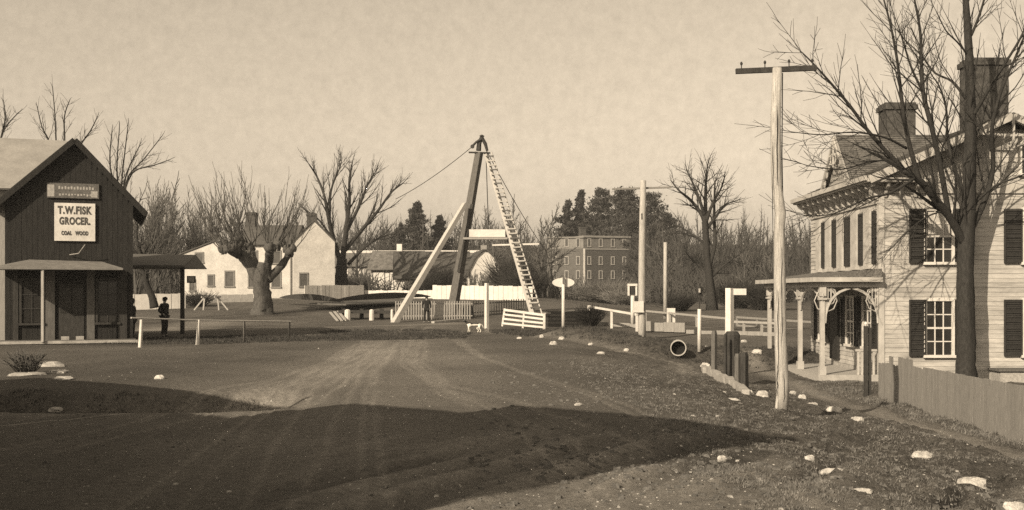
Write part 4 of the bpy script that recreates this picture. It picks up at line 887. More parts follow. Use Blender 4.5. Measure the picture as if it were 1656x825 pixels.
cf = Fr((XX(757, 118), 118), 8); gz = G(-2, 118) - .2; r_ = EYE + (HY - 405) * 118 / F; e_ = EYE + (HY - 448) * 118 / F
cot = thing('gabled_cottage', cf.p(2, 2, gz), 'whitewashed cottage gable covered by climbing stems between the derrick legs', 'house')
b = MB(); gp_ = [(0, gz), (3.7, gz), (3.7, e_), (3.35, e_ + .9), (2.75, r_ - .75), (2.0, r_ - .05), (1.6, r_ - .05), (.85, r_ - .75), (.1, e_ + .7), (0, e_)]
b.prism([cf.p(a, 0, z) for a, z in gp_], cf.w * 7); b.build('wall', M['whitewall'], cot)
rb_ = MB()
for (a, z), (c, z2) in zip(gp_[2:9], gp_[3:10]): slope(rb_, cf.p(a, -.25, z + .03), cf.p(a, 7.2, z + .03), cf.p(c, 7.2, z2 + .03), cf.p(c, -.25, z2 + .03), .14)
rb_.build('roof', M['darkroof'], cot)
b = MB(); gable_walls(b, cf, -7.5, 0, 2, 7, gz, e_ + .1, r_ - .1, 't'); b.build('wing_wall', M['whitewall'], cot); gable_roof(cot, M['darkroof'], cf, -7.5, .3, 2, 7, e_ + .1, r_ - .05, 't', name='wing_roof')
chimney(cot, cf, 1.8, 1.0, .6, .5, r_ - .5, r_ + .6, M['greywood3'], cap=False)
window(cot, cf, 1.75, gz + 1.0, gz + 1.9, .55, far=True, fm=fw, glass=gl)
vb = MB()
for k in range(70):
    a = random.uniform(.15, 3.5); z = gz; p = [cf.p(a, -.03, z)]
    for j in range(6): a = min(3.5, max(.15, a + random.gauss(0, .16))); z += random.uniform(.25, .6); p.append(cf.p(a, -.03 - random.random() * .06, min(z, r_ - .5 - abs(a - 1.8) * .8)))
    vb.tube(p, .02, 3, cap=False)
vb.build('climbing_stems', M['twig2'], cot, kind='stuff')

mf = Fr((XX(945, 200) , 200), 18); D_ = 200
def mz(py): return EYE + (HY - py) * D_ / F
mill = thing('brick_mill', mf.p(3, 5, G(14, 205)), 'dark three storey mill with rows of pale framed windows and flat roof', 'mill')
gz = G(14, 200) - 1; zt = mz(384); zm = mz(402)
b = MB(); fbox(b, mf, 0, 9.2, 0, 8, gz, zm); b.build('wall', M['brick'], mill)
b = MB(); fbox(b, mf, -.02, 9.2, -.02, 8, zm + .01, zt); b.build('upper_wall', M['millwall'], mill)
b = MB(); fbox(b, mf, -.3, 9.5, -.3, 8.3, zt, zt + .35); b.build('roof', M['millwall2'], mill)
b = MB(); fbox(b, mf, -.1, 9.3, -.1, -.021, zm - .2, zm + .05); b.build('string_course', M['millwall2'], mill)
# side wing going left, set at an angle
mf2 = Fr(mf.p(-.06, -.02, 0), -10); 
b = MB(); fbox(b, mf2, -6.8, -.1, .05, 7, gz, zm); b.build('wing_wall', M['millwall'], mill); b = MB(); fbox(b, mf2, -6.8, -.1, .03, 7, zm + .01, zt - .1); b.build('wing_upper_wall', M['millwall2'], mill)
b = MB(); fbox(b, mf2, -7, .1, -.2, 7.2, zt - .1, zt + .15); b.build('wing_roof', M['millwall2'], mill)
b = MB(); fbox(b, mf, -.22, .12, -.12, -.03, gz, zm - .01); b.build('corner_trim', M['white'], mill)
mw_ = mat('pale_mill_window', .24, .34, 3, .8, 0)
for zc_ in (mz(447), mz(424), mz(395)):
    for t_ in (.95, 3.2, 5.6, 7.9): window(mill, mf, t_, zc_ - .35, zc_ + .95, .5, far=True, fm=mw_, glass=gl, v=-.02)
    for t_ in (-1.1, -3.2, -5.4): window(mill, mf2, t_, zc_ - .35, zc_ + .95, .5, far=True, fm=mw_, glass=gl, v=.03)
chimney(mill, mf, .8, 3, 1.1, 1.0, zt, mz(366), M['brick'])

# white board fences of the farm
def white_fence(a, c, zlo, zhi, label, bw=.5, m='whitewall', name='board_fence'):
    a, c = Vector(a), Vector(c); t = thing(name, (a + c) / 2, label, 'fence'); n = max(1, int((c - a).length / bw)); d = (c - a).normalized(); nrm = Vector((d.y, -d.x, 0))
    for i in range(n):
        p = a.lerp(c, i / n); q = a.lerp(c, (i + 1) / n - .002); z0 = G(p.x, p.y) + zlo; b = MB(); h = zhi + random.uniform(-.03, .03)
        o_ = nrm * random.uniform(0, .03); b.hexa([Vector((p.x, p.y, z0)) + o_, Vector((q.x, q.y, z0)) + o_, Vector((q.x, q.y, z0)) + nrm * .05 + o_, Vector((p.x, p.y, z0)) + nrm * .05 + o_] + [Vector((p.x, p.y, z0 + h)) + o_, Vector((q.x, q.y, z0 + h)) + o_, Vector((q.x, q.y, z0 + h)) + nrm * .05 + o_, Vector((p.x, p.y, z0 + h)) + nrm * .05 + o_]); b.build('board', M[m], t)
    return t
white_fence((XX(700, 100), 100, 0), (XX(862, 96), 96, 0), -.1, 1.35, 'white board fence behind the derrick below the cottage', .45)
white_fence((XX(492, 99), 99, 0), (XX(588, 104), 104, 0), -.1, 1.35, 'white board fence between the farmhouse and the small lodge', .45)
white_fence((XX(590, 108), 108, 0), (XX(705, 104), 104, 0), -.1, .85, 'low white board fence in front of the small lodge', .45)
white_fence((XX(262, 92), 92, 0), (XX(410, 94), 94, 0), -.1, .75, 'low pale fence before the left wing of the farmhouse', .5, 'greywood3')
white_fence((XX(205, 84), 84, 0), (XX(300, 86), 86, 0), .0, 1.2, 'pale board fence seen under the side shelter', .5)

# ------------------------------------------------------------------ derrick (swing bridge tower)
der = thing('bridge_derrick', GP(735, 77), 'tall timber derrick of the swing bridge with ladder leg and guy wires', 'derrick')
top = P(778, 236, 76)
b = MB(); b.beam(P(731, 508, 77), P(775, 246, 76), .56, .56, .42, .42); b.build('mast', M['dimwood'], der)
b = MB(); b.beam(P(742, 440, 76.4), P(764, 330, 76.1), .2, .2); b.build('mast_splice', M['darkwood'], der)
b = MB(); b.beam(P(637, 524, 71.5), P(752, 330, 75.6), .40, .36, .30, .28); b.build('strut', M['palepole'], der)
la, lb_ = P(862, 508, 74.5), P(785, 246, 76)
b = MB(); b.beam(la, lb_, .34, .34, .2, .2); b.build('ladder_leg', M['palepole'], der)
for i in range(34):
    t_ = .04 + .93 * i / 33; p = la.lerp(lb_, t_); b = MB(); w_ = .62 - .12 * t_; b.beam(p + Vector((-.06, -.24, .0)), p + Vector((w_ - .02, -.24, .03)), .10, .085); b.build('rung', M['palepole'] if i % 3 else M['dimwood'], der)
b = MB(); b.beam(la + Vector((.62, -.16, 0)), lb_ + Vector((.42, -.16, 0)), .09, .09, .06, .06); b.build('ladder_stile', M['palepole'], der)
b = MB(); s_ = 76 / F
b.beam(P(758, 246.5, 76), P(793, 247.5, 76), .4, .07); b.build('top_platform', M['iron'], der)
b = MB(); b.tube([P(774, 244, 76), P(775, 232, 76), P(779, 222, 76)], [.18, .16, .13], 7); b.tube([P(788, 244, 76), P(785, 233, 76), P(779, 222, 76)], [.1, .14, .13], 6); b.tube([P(777, 226, 75.9), P(770, 230, 75.8), P(764, 236.5, 75.7)], [.12, .08, .09], 6)
b.tube([P(776, 221, 76), P(779.3, 219.5, 76), P(782.5, 221.5, 76)], .09, 6); b.build('iron_head', M['iron'], der)
b = MB(); c = P(764, 237, 75.7); b.tube([c + Vector((0, -.06, 0)), c + Vector((0, .06, 0))], .14, 10); b.build('pulley', M['iron'], der)
for a, c, sag in ((P(764, 237, 75.7), P(640, 322, 96), .25), (P(785, 240, 76), P(884, 408, 92), .3), (P(786, 250, 76), P(790, 372, 76), 0), (P(884, 408, 92), P(905, 500, 100), .1)):
    b = MB(); b.tube([a.lerp(c, i / 10) - Vector((0, 0, sag * 4 * (i / 10) * (1 - i / 10))) for i in range(11)], .030, 4); b.build('guy_wire', M['iron'], der)
b = MB(); b.box(P(788, 377.5, 75.5), (2.48, .5, .52)); b.build('counterweight_box', M['white'], der)
b = MB(); b.box(P(785, 386, 75.4), (3.05, .8, .14)); b.build('hanging_platform', M['greywood3'], der)
b = MB(); b.beam(P(796, 396.5, 75.2), P(872, 394.5, 75.2), .1, .11); b.build('cross_rod', M['white'], der)
for a in ((758, 752), (815, 822)):
    b = MB(); b.tube([P(a[0], 370, 75.6), P(a[1], 392, 75.6)], .05, 5); b.build('hanger', M['iron'], der)

# swing bridge deck and timber trestle
br = thing('swing_bridge', GP(580, 86), 'dark low timber swing bridge with two sagging side trusses', 'bridge')
def truss(a, c, h0, h1, nm='side_truss'):
    b = MB(); n = 10; a, c = Vector(a), Vector(c)
    for i in range(n):
        t0, t1 = i / n, (i + 1) / n; p, q = a.lerp(c, t0), a.lerp(c, t1); e = lambda t: h0 + (h1 - h0) * math.sin(math.pi * min(1, t * 1.0)) ** .7
        b.hexa([p, q, q + Vector((0, .3, 0)), p + Vector((0, .3, 0)), p + Vector((0, 0, e(t0))), q + Vector((0, 0, e(t1))), q + Vector((0, .3, e(t1))), p + Vector((0, .3, e(t0)))])
    b.build(nm, M['darkwood'], br)
truss(P(452, 482, 90), P(555, 489, 84), .05, .48); truss(P(538, 487.5, 83), P(696, 480, 92), .05, .50)
b = MB(); b.hexa([P(500, 492, 84), P(560, 494, 82), P(690, 489, 92), P(620, 487, 96), P(500, 490, 84), P(560, 492, 82), P(690, 487, 92), P(620, 485, 96)]); b.build('deck', M['dimwood'], br)
tr = thing('timber_platform', GP(590, 75), 'low timber loading platform on stubby posts below the swing bridge', 'platform')
b = MB(); b.beam(P(550, 504, 75), P(636, 505, 75), 1.6, .18); b.build('deck', M['darkwood'], tr)
for px_ in (556, 585, 617): b = MB(); p = GP(px_, 75.3); b.box((p.x, p.y, p.z + .25), (.25, .25, .9)); b.build('leg', M['darkwood'], tr)
for px_, w_, lab in ((562, .42, 'stubby white post at the left end of the timber platform'), (601, .34, 'stubby white post in the middle of the timber platform'), (634, .2, 'thin white post beside the foot of the derrick strut')):
    p = GP(px_, 73.8); t = thing('bollard', p, lab, 'post'); b = MB(); b.tube([p + Vector((0, 0, -.1)), p + Vector((0, 0, .45)), p + Vector((0, 0, .68)), p + Vector((0, 0, .74))], [w_ / 2, w_ / 2, w_ * .45, w_ * .2], 9); b.build('shaft', M['white'], t)
for i, (a, c, lab) in enumerate((((534, 505), (546, 519), 'left one of the pale planks leaning beside the timber platform'), ((541, 504), (553, 519), 'second pale plank leaning beside the timber platform'), ((547, 503), (558, 517), 'right one of the pale planks leaning beside the timber platform'))):
    b = MB(); b.beam(P(a[0], a[1], 75), P(c[0], c[1], 72.5), .16, .05); o = b.build('plank', M['polewood'], org=P(c[0], c[1], 72.5)); tag(o, lab, 'plank')
for px_, lean, lab in ((331, -.5, 'pale trestle leaning left behind the shelter post'), (352, .5, 'pale sawhorse leaning right near the low farm fence')):
    p = GP(px_, 84); t = thing('sawhorse', p, lab, 'sawhorse')
    for k in (-1, 1):
        b = MB(); b.beam(p + Vector((lean * .9 + k * .35, 0, 0)), p + Vector((0, 0, 1.0)), .12, .1); b.build('leg', M['polewood'], t)
    b = MB(); b.beam(p + Vector((-.1, -.5, 1.0)), p + Vector((.1, .5, 1.02)), .1, .1); b.build('beam', M['polewood'], t)

# picket fence along the canal
def pickets(a, c, h, label, m, step=.17, w=.07, name='picket_fence'):
    a, c = Vector(a), Vector(c); t = thing(name, (a + c) / 2, label, 'fence'); n = int((c - a).length / step); b = MB(); r = MB()
    for i in range(n):
        p = a.lerp(c, i / n); z = G(p.x, p.y); b.box((p.x, p.y, z + h / 2 + random.uniform(-.03, .02)), (w, .03, h))
    for zz in (.25, h - .18): r.beam(Vector((a.x, a.y + .04, G(a.x, a.y) + zz)), Vector((c.x, c.y + .04, G(c.x, c.y) + zz)), .05, .08)
    b.build('pickets', m, t, kind='stuff'); r.build('rail', m, t); return t
pickets((XX(640, 74.5), 74.5, 0), (XX(764, 74.8), 74.8, 0), 1.25, 'grey picket fence behind the standing man', M['greywood3'])
pickets((XX(766, 78), 78, 0), (XX(862, 82), 82, 0), 1.05, 'dark picket fence between the mast and ladder leg', M['dimwood'], .24)
b = MB(); p = GP(757, 76.5); b.tube([p, p + Vector((0, 0, .5)), p + Vector((0, 0, .85))], [.42, .38, .3], 8); tag(b.build('barrel', M['darkwood'], org=p), 'dark barrel against the picket fence right of the mast', 'barrel')
b = MB(); b.beam(P(700, 521.5, 70.5), P(746, 517, 73), .25, .14); tag(b.build('timber', M['polewood'], org=P(700, 521.5, 70.5)), 'pale squared timber lying at the foot of the derrick mast', 'timber')

# white slatted barrier right of the white post
ga, gc = P(812, 525, 63), P(880, 531, 60.5); g = thing('slat_barrier', ga, 'white four rail barrier tilted beside the dark abutment', 'barrier')
h0, h1 = 23 * 62 / F, 20 * 60 / F
for k in range(4):
    f_ = k / 3.0; b = MB(); b.beam(ga + Vector((.1 * (f_), 0, .08 + h0 * f_ * .96)), gc + Vector((0, 0, .05 + h1 * f_)), .05, .11 if k < 3 else .13); b.build('rail', M['white'], g)
for f_ in (0.0, .5, 1.0):
    p = ga.lerp(gc, f_); b = MB(); b.beam(p + Vector((0, .04, -.1)), p + Vector((.12 * (1 - f_) * 1.2, .04, (h0 + (h1 - h0) * f_) + .12)), .13, .1); b.build('post', M['white'], g)
# dark abutment
p0, p1 = P(884, 529, 64), P(962, 529, 66); ab = thing('timber_abutment', p0, 'black planked canal abutment behind the oval sign pole', 'abutment')
b = MB(); hh = 24 * 64 / F
for k in range(4): b.beam(p0 + Vector((0, .3, .12 + k * .23)), p1 + Vector((0, .3, .12 + k * .23)), .3, .21)
b.build('planking', M['shutter'], ab)
b = MB(); b.beam(P(880, 507, 64), P(942, 502, 67), .25, .07); b.build('coping', M['kerb'], ab)

# ------------------------------------------------------------------ poles, signs, posts
def pole(name, pl, d, rads, label, m='polewood', cat='pole', n=10):
    base = P(pl[0][0], pl[0][1], d); t = thing(name, base, label, cat); b = MB(); pts = [P(a, c, d) for a, c in pl]; pts[0] = pts[0] + Vector((0, 0, -.15)); b.tube(pts, rads, n, rough=.04 if n > 8 else 0); b.build('shaft', M[m], t, smooth=n > 4); return t
D = 22.9
t = pole('telegraph_pole', [(1265, 662), (1265, 620), (1262, 540), (1261, 450), (1260, 372), (1262, 345), (1256, 300), (1254, 200), (1257, 110)], D, [.125, .135, .13, .128, .118, .118, .112, .108, .10], 'tall bleached telegraph pole with a crossarm standing nearest, right of centre', n=14)
b = MB(); b.beam(P(1190, 115.5, D + .18), P(1320, 110, D + .18), .09, .105); arm = b.build('crossarm', M['darkwood'], t)
for px_, py_ in ((1199, 110), (1237, 108), (1276, 106), (1314, 105)):
    b = MB(); p = P(px_, py_, D + .18); b.tube([p - Vector((0, 0, .02)), p + Vector((0, 0, .08))], .012, 6); b.tube([p + Vector((0, 0, .06)), p + Vector((0, 0, .10)), p + Vector((0, 0, .13))], [.022, .03, .012], 8); b.build('insulator', M['iron'], arm)
b = MB(); b.tube([P(1265.5, 118, D), P(1264.5, 250, D), P(1266, 330, D), P(1268, 420, D)], .012, 4); b.build('ground_wire', M['iron'], t)
for px_, ya, yb in ((1258, 600, 470), (1264, 560, 400), (1254, 380, 230), (1261, 300, 170), (1257, 640, 590), (1268, 650, 600)):
    b = MB(); n_ = 6; pts_ = [P(px_ + random.uniform(-1.2, 1.2) + (-4 if yb < 350 else 0), ya + (yb - ya) * i / n_, D - .118) for i in range(n_ + 1)]; b.tube(pts_, [.002] + [.007] * (n_ - 1) + [.002], 4); b.build('crack', M['void'], t)
b = MB(); p = P(1265, 660, D); b.tube([p + Vector((-.10, -.03, .25)), p + Vector((-.12, -.05, .02)), p + Vector((-.13, -.06, -.14))], [.04, .045, .012], 5); b.build('splinter', M['polewood'], t)
D = 54
t = pole('telegraph_pole', [(1038, 553), (1038, 520), (1038, 430), (1039, 350), (1040, 292)], D, [.22, .19, .18, .17, .15], 'second tall telegraph pole with white box near its foot, beside the mailbox post')
b = MB(); b.beam(P(990, 306, D + .2), P(1086, 303, D + .2), .1, .09); b.build('crossarm', M['greywood2'], t)
b = MB(); b.box(P(1032, 496, D - .25), (.52, .16, .52)); b.box(P(1032, 504.5, D - .25), (.56, .2, .05)); b.build('notice_box', M['white'], t)
b = MB(); b.box(P(1038, 350, D - .17), (.06, .03, .3)); b.build('bracket_plate', M['iron'], t)
pole('short_pole', [(1076, 512), (1076, 450), (1076, 392)], 70, [.13, .12, .11], 'slim white pole without crossarm right of the second telegraph pole')
t = pole('mailbox_post', [(1023, 520), (1023, 478)], 58, [.11, .11], 'white post with hooded box left of the second telegraph pole', 'white', 'post', 6)
b = MB(); c = P(1022.5, 469, 58); b.box(c + Vector((-.2, 0, 0)), (.08, .3, .6)); b.box(c + Vector((.2, 0, 0)), (.08, .3, .6)); b.box(c + Vector((0, 0, .27)), (.5, .34, .12)); b.box(c + Vector((0, .12, 0)), (.34, .03, .5)); b.build('hood', M['white'], t)
b = MB(); b.box(c + Vector((0, 0, -.06)), (.26, .14, .3)); b.build('lamp_box', M['iron'], t)
t = pole('white_post', [(787, 538), (787, 500), (787, 458)], 56, [.12, .115, .11], 'plain white square post in the road just right of the dog', 'white', 'post', 4)
t = pole('oval_sign', [(911, 531), (911, 490), (911, 449)], 63, [.10, .095, .09], 'blank white oval sign board on a white pole', 'white', 'sign', 8)
b = MB(); c = P(911, 457, 63.15); n = 28
pp = [c + Vector((.64 * math.cos(6.283 * i / n), 0, .27 * math.sin(6.283 * i / n))) for i in range(n)]; b.prism(pp, (0, .05, 0)); b.build('oval_board', M['white'], t)
b = MB(); c = P(911, 452, 62.88); b.box(c, (.1, .02, .5)); b.build('strap', M['dimwood'], t)
t = pole('arm_post', [(1180, 560), (1180, 500), (1180, 466)], 38, [.15, .15, .15], 'thick white square post with a short white board arm', 'white', 'sign', 4)
b = MB(); b.box(P(1195, 472, 38), (.5, .05, .22)); b.build('arm_board', M['white'], t)
t = pole('lamp_post', [(1131, 563), (1131, 500)], 43, [.085, .075], 'thin white post with dark lantern left of the white arm post', 'white', 'lamp', 6)
b = MB(); b.tube([P(1131, 502, 43), P(1131, 476, 43)], .03, 6); b.build('stem', M['iron'], t)
b = MB(); c = P(1131, 470, 43); b.tube([c - Vector((0, 0, .15)), c, c + Vector((0, 0, .12)), c + Vector((0, 0, .22))], [.08, .13, .15, .02], 6); b.build('lantern', M['iron'], t)
b = MB(); b.tube([c - Vector((.01, .14, .08)), c + Vector((-.01, -.14, .08))], .05, 6); b.build('lantern_glass', M['signpale'], t)
for px_, pt_, pb_, d, w_, lab, m in ((1155, 535, 602, 34.5, .17, 'dark square post at the left of the dark post cluster', 'dimwood'), (1173, 540, 608, 32.5, .09, 'thin dark rod left of the stout dark post', 'darkwood'), (1184, 536, 606, 33, .42, 'stout black tree stump post below the white arm post', 'darkwood'),
                                (1193, 572, 618, 29.6, .16, 'short brown post beside the shortest dark post', 'dimwood'), (1204, 570, 628, 28.2, .19, 'shortest dark post nearest the end of the kerb stones', 'darkwood')):
    p = P(px_, pb_, d); p.z = G(p.x, d); b = MB(); z1 = EYE + (HY - pt_) * d / F; nn = 8 if w_ > .3 else 4
    b.tube([p - Vector((0, 0, .15)), Vector((p.x, p.y, (z1 + p.z) / 2)), Vector((p.x, p.y, z1 - .1)), Vector((p.x, p.y, z1))], [w_ * .62, w_ * .52, w_ * .56, w_ * .40], nn); tag(b.build('post', M[m], org=p), lab, 'post')
b = MB(); pgs = [P(1158, 536, 34.4), P(1156, 562, 34), P(1190, 548, 33)]
# kerb of long pale stones
kb = thing('stone_kerb', (6.0, 31, G(6, 31)), 'line of pale kerb stones running from the dark posts towards us', 'kerb')
ka, kc_ = Vector((XX(1137, 37), 37, 0)), Vector((XX(1208, 26.4), 26.4, 0))
t_ = 0
while t_ < 1:
    l = random.uniform(.08, .13); p, q = ka.lerp(kc_, t_), ka.lerp(kc_, min(1, t_ + l - .012)); p.z, q.z = G(p.x, p.y) + .09, G(q.x, q.y) + .09; b = MB(); w_ = random.uniform(.14, .24); p.x += random.uniform(-.05, .05); q.x += random.uniform(-.05, .05); q.z += random.uniform(-.06, .02)
    b.beam(p, q, w_, .26 + random.uniform(-.06, .05), w_ * random.uniform(.7, 1.1), .24); b.build('kerb_stone', M['kerb'], kb); t_ += l
# culvert pipe
c = P(1097, 563, 42); t = thing('culvert_pipe', c, 'round pale rimmed drain pipe opening in the dark bank', 'pipe')
b = MB(); n = 24; ax_ = Vector((c.x, c.y, 0)).normalized(); sx_ = Vector((ax_.y, -ax_.x, 0))
for r0, r1, y0, y1 in ((.27, .305, -.05, .6),):
    ring = lambda r, y: [c + sx_ * (r * math.cos(6.283 * i / n)) + ax_ * y + Vector((0, 0, r * math.sin(6.283 * i / n))) for i in range(n)]
    a1, a2, a3, a4 = ring(r0, y0), ring(r1, y0), ring(r1, y1), ring(r0, y1); v = a1 + a2 + a3 + a4
    b.add([tuple(p) for p in v], [[k * n + i, k * n + (i + 1) % n, ((k + 1) % 4) * n + (i + 1) % n, ((k + 1) % 4) * n + i] for k in range(4) for i in range(n)])
b.build('rim', M['pipe'], t, smooth=False)
b = MB(); b.tube([c + ax_ * .3, c + ax_ * .55], .268, 20); b.build('inside', M['void'], t)

# rail fences at right
def rails(a, c, hs, label, m='greywood3', posts=4, d0=None):
    a, c = Vector(a), Vector(c); t = thing('rail_fence', a, label, 'fence')
    for h in hs: b = MB(); b.beam(a + Vector((0, 0, h)), c + Vector((0, 0, h)), .07, .12); b.build('rail', M[m], t)
    for i in range(posts):
        p = a.lerp(c, i / (posts - 1)); g_ = G(p.x, p.y); b = MB(); zt_ = p.z + max(hs) + .05; b.box((p.x, p.y + .08, (g_ + zt_) / 2 - .05), (.13, .11, zt_ - g_ + .1)); b.build('post', M[m], t)
rails(P(952, 495.5, 66), P(1030, 509, 60), [0], 'sloping pale handrail from the dark abutment to the second pole', 'white', 3)
rails(P(1044, 503, 72), P(1175, 515, 62), [0], 'pale top rail fence between second pole and white arm post', 'greywood3', 4)
rails(P(1175, 520, 60), P(1262, 523, 58), [0], 'pale rail fence between the arm post and the near pole', 'greywood3', 4)
rails(P(1192, 513, 66), P(1330, 522, 62), [0, -.5], 'thin grey rail fence seen through the porch posts', 'greywood2', 5)
wf = white_fence((XX(960, 68), 68, 0), (XX(1030, 64), 64, 0), -.05, .28, 'low grey boarding below the sloping handrail', .6, 'greywood3')
white_fence((XX(1040, 60), 60, 0), (XX(1108, 59), 59, 0), .05, .5, 'weathered low boarding right of the second pole', .5, 'greywood')
white_fence((XX(1110, 59), 59, 0), (XX(1260, 57), 57, 0), .0, .2, 'low plank edging before the rail fence at right', .8, 'greywood')
b = MB(); c = P(1085, 510, 69); b.box(c, (.5, .3, .9)); tag(b.build('gate_pillar', M['white'], org=c), 'small white pillar just right of the short white pole', 'pillar')

# ------------------------------------------------------------------ people and dog
def skin_mesh(name, joints, edges, m, parent, root=0, sub=1):
    """continuous body from a jointed skeleton; joints = (x, y, z, radius)"""
    me = bpy.data.meshes.new(name); me.from_pydata([j[:3] for j in joints], edges, []); o = bpy.data.objects.new(name, me); COL.objects.link(o)
    o.modifiers.new('skin', 'SKIN').use_smooth_shade = True
    for i, j in enumerate(joints):
        sv = me.skin_vertices[0].data[i]; r = j[3]; sv.radius = (r, r) if np.isscalar(r) else r; sv.use_root = (i == root)
    s = o.modifiers.new('sub', 'SUBSURF'); s.levels = s.render_levels = sub
    dg = bpy.context.evaluated_depsgraph_get(); me2 = bpy.data.meshes.new_from_object(o.evaluated_get(dg)); bpy.data.objects.remove(o)
    me2.materials.clear(); me2.materials.append(m); me2.name = name; o2 = bpy.data.objects.new(name, me2); COL.objects.link(o2); o2.parent = parent; return o2
def person(pos, h, heading, label, pose, hat):
    t = thing('person', pos, label, 'person'); t.rotation_euler = (0, 0, heading); k = h / 1.75
    J = {}; A = pose
    def jt(n_, x, y, z, r): J[n_] = (x * k, y * k, z * k, r * k if np.isscalar(r) else (r[0] * k, r[1] * k))
    jt('pelvis', 0, 0, .95, (.15, .11)); jt('waist', 0, 0, 1.08, (.135, .10)); jt('chest', 0, .0, 1.30, (.165, .115)); jt('neckb', 0, 0, 1.46, .065); jt('neck', 0, -.01, 1.53, .052); jt('head', 0, -.02, 1.63, (.075, .09)); jt('crown', 0, -.01, 1.72, (.062, .075))
    for s, n_ in ((-1, 'l'), (1, 'r')):
        a = A[n_]; jt('sh' + n_, s * .19, 0, 1.42, .062); jt('el' + n_, *a['el'], .046); jt('wr' + n_, *a['wr'], .032); jt('hand' + n_, *a['hand'], (.038, .018))
        jt('hip' + n_, s * .09, 0, .88, .088); jt('kn' + n_, *a['kn'], .058); jt('an' + n_, *a['an'], .04); jt('toe' + n_, a['an'][0] + s * .02, a['an'][1] - .15, .035, .034)
    names = list(J); E = [('pelvis', 'waist'), ('waist', 'chest'), ('chest', 'neckb'), ('neckb', 'neck'), ('neck', 'head'), ('head', 'crown')]
    for n_ in 'lr': E += [('chest', 'sh' + n_), ('sh' + n_, 'el' + n_), ('el' + n_, 'wr' + n_), ('wr' + n_, 'hand' + n_), ('pelvis', 'hip' + n_), ('hip' + n_, 'kn' + n_), ('kn' + n_, 'an' + n_), ('an' + n_, 'toe' + n_)]
    js = [J[n_] for n_ in names]; es = [(names.index(a), names.index(c)) for a, c in E]
    for n_ in 'lr':                                             # five fingers, the thumb from the side of the palm
        hnd = Vector(J['hand' + n_][:3]); wr = Vector(J['wr' + n_][:3]); d = (hnd - wr).normalized(); sd = Vector((0, 1, 0)).cross(d).cross(d).normalized() * -1; fwd = Vector((0, -1, 0)) if abs(d.y) < .7 else Vector((0, 0, -1))
        for q, (off, ln) in enumerate(((-.03, .075), (-.01, .085), (.012, .08), (.032, .06))):
            i0 = len(js); b0 = hnd + fwd * off * k + d * .03 * k; b1 = b0 + d * ln * .5 * k; b2 = b0 + d * ln * .85 * k + sd * .012 * k
            for p_, r_ in ((b0, .009), (b1, .0085), (b2, .007)): js.append((p_.x, p_.y, p_.z, r_ * k))
            es += [(names.index('hand' + n_), i0), (i0, i0 + 1), (i0 + 1, i0 + 2)]
        i0 = len(js); b0 = hnd + fwd * .045 * k - d * .02 * k; b1 = b0 + (d + fwd).normalized() * .04 * k
        for p_, r_ in ((b0, .011), (b1, .009)): js.append((p_.x, p_.y, p_.z, r_ * k))
        es += [(names.index('hand' + n_), i0), (i0, i0 + 1)]
    skin_mesh('body', js, es, M['skin'], t, 0)
    def sub(ns, ed, grow_, m, name):
        j2 = []
        for n_ in ns: x = J[n_]; r = x[3]; j2.append((x[0], x[1], x[2], r + grow_ * k if np.isscalar(r) else (r[0] + grow_ * k, r[1] + grow_ * k)))
        return skin_mesh(name, j2, [(ns.index(a), ns.index(c)) for a, c in ed], m, t, 0)
    hem = dict(J); J['heml'] = (-.10 * k, 0, .80 * k, .12 * k); J['hemr'] = (.10 * k, 0, .80 * k, .12 * k)
    sub(['pelvis', 'waist', 'chest', 'neckb', 'shl', 'ell', 'wrl', 'shr', 'elr', 'wrr', 'heml', 'hemr'], [('pelvis', 'waist'), ('waist', 'chest'), ('chest', 'neckb'), ('chest', 'shl'), ('shl', 'ell'), ('ell', 'wrl'), ('chest', 'shr'), ('shr', 'elr'), ('elr', 'wrr'), ('pelvis', 'heml'), ('pelvis', 'hemr')], .022, M['cloth'], 'coat')
    sub(['pelvis', 'hipl', 'knl', 'anl', 'hipr', 'knr', 'anr'], [('pelvis', 'hipl'), ('hipl', 'knl'), ('knl', 'anl'), ('pelvis', 'hipr'), ('hipr', 'knr'), ('knr', 'anr')], .02, M['cloth2'], 'trousers')
    for n_ in 'lr': a = J['an' + n_]; skin_mesh('shoe', [(a[0], a[1] + .03 * k, .05 * k, .045 * k), (a[0], a[1] - .06 * k, .045 * k, .045 * k), (a[0], a[1] - .16 * k, .035 * k, .036 * k)], [(0, 1), (1, 2)], M['leather'], t)
    hx, hy, hzz = J['head'][:3]; b = MB(); ORG[t.name] = Vector((0, 0, 0))
    b.tube([(hx, hy - .085 * k, hzz + .012 * k), (hx, hy - .11 * k, hzz - .02 * k), (hx, hy - .09 * k, hzz - .028 * k)], [.008 * k, .014 * k, .012 * k], 5); b.build('nose', M['skin'], t)
    for s in (-1, 1):
        b = MB(); b.tube([(hx + s * .03 * k, hy - .082 * k, hzz + .015 * k), (hx + s * .03 * k, hy - .094 * k, hzz + .015 * k)], .009 * k, 6); b.build('eye', M['leather'], t)
        b = MB(); b.tube([(hx + s * .078 * k, hy + .005, hzz - .02 * k), (hx + s * .088 * k, hy + .01, hzz), (hx + s * .08 * k, hy + .008, hzz + .025 * k)], .013 * k, 5); b.build('ear', M['skin'], t)
    b = MB(); b.tube([(hx - .022 * k, hy - .088 * k, hzz - .052 * k), (hx + .022 * k, hy - .088 * k, hzz - .052 * k)], .006 * k, 5); b.build('mouth', M['leather'], t)
    b = MB(); b.tube([(hx, hy + .02 * k, hzz - .03 * k), (hx, hy + .018 * k, hzz + .04 * k), (hx, hy + .01 * k, hzz + .10 * k)], [.085 * k, .098 * k, .06 * k], 10); b.build('hair', M['leather'], t, smooth=True)
    b = MB(); zb = hzz + .055 * k
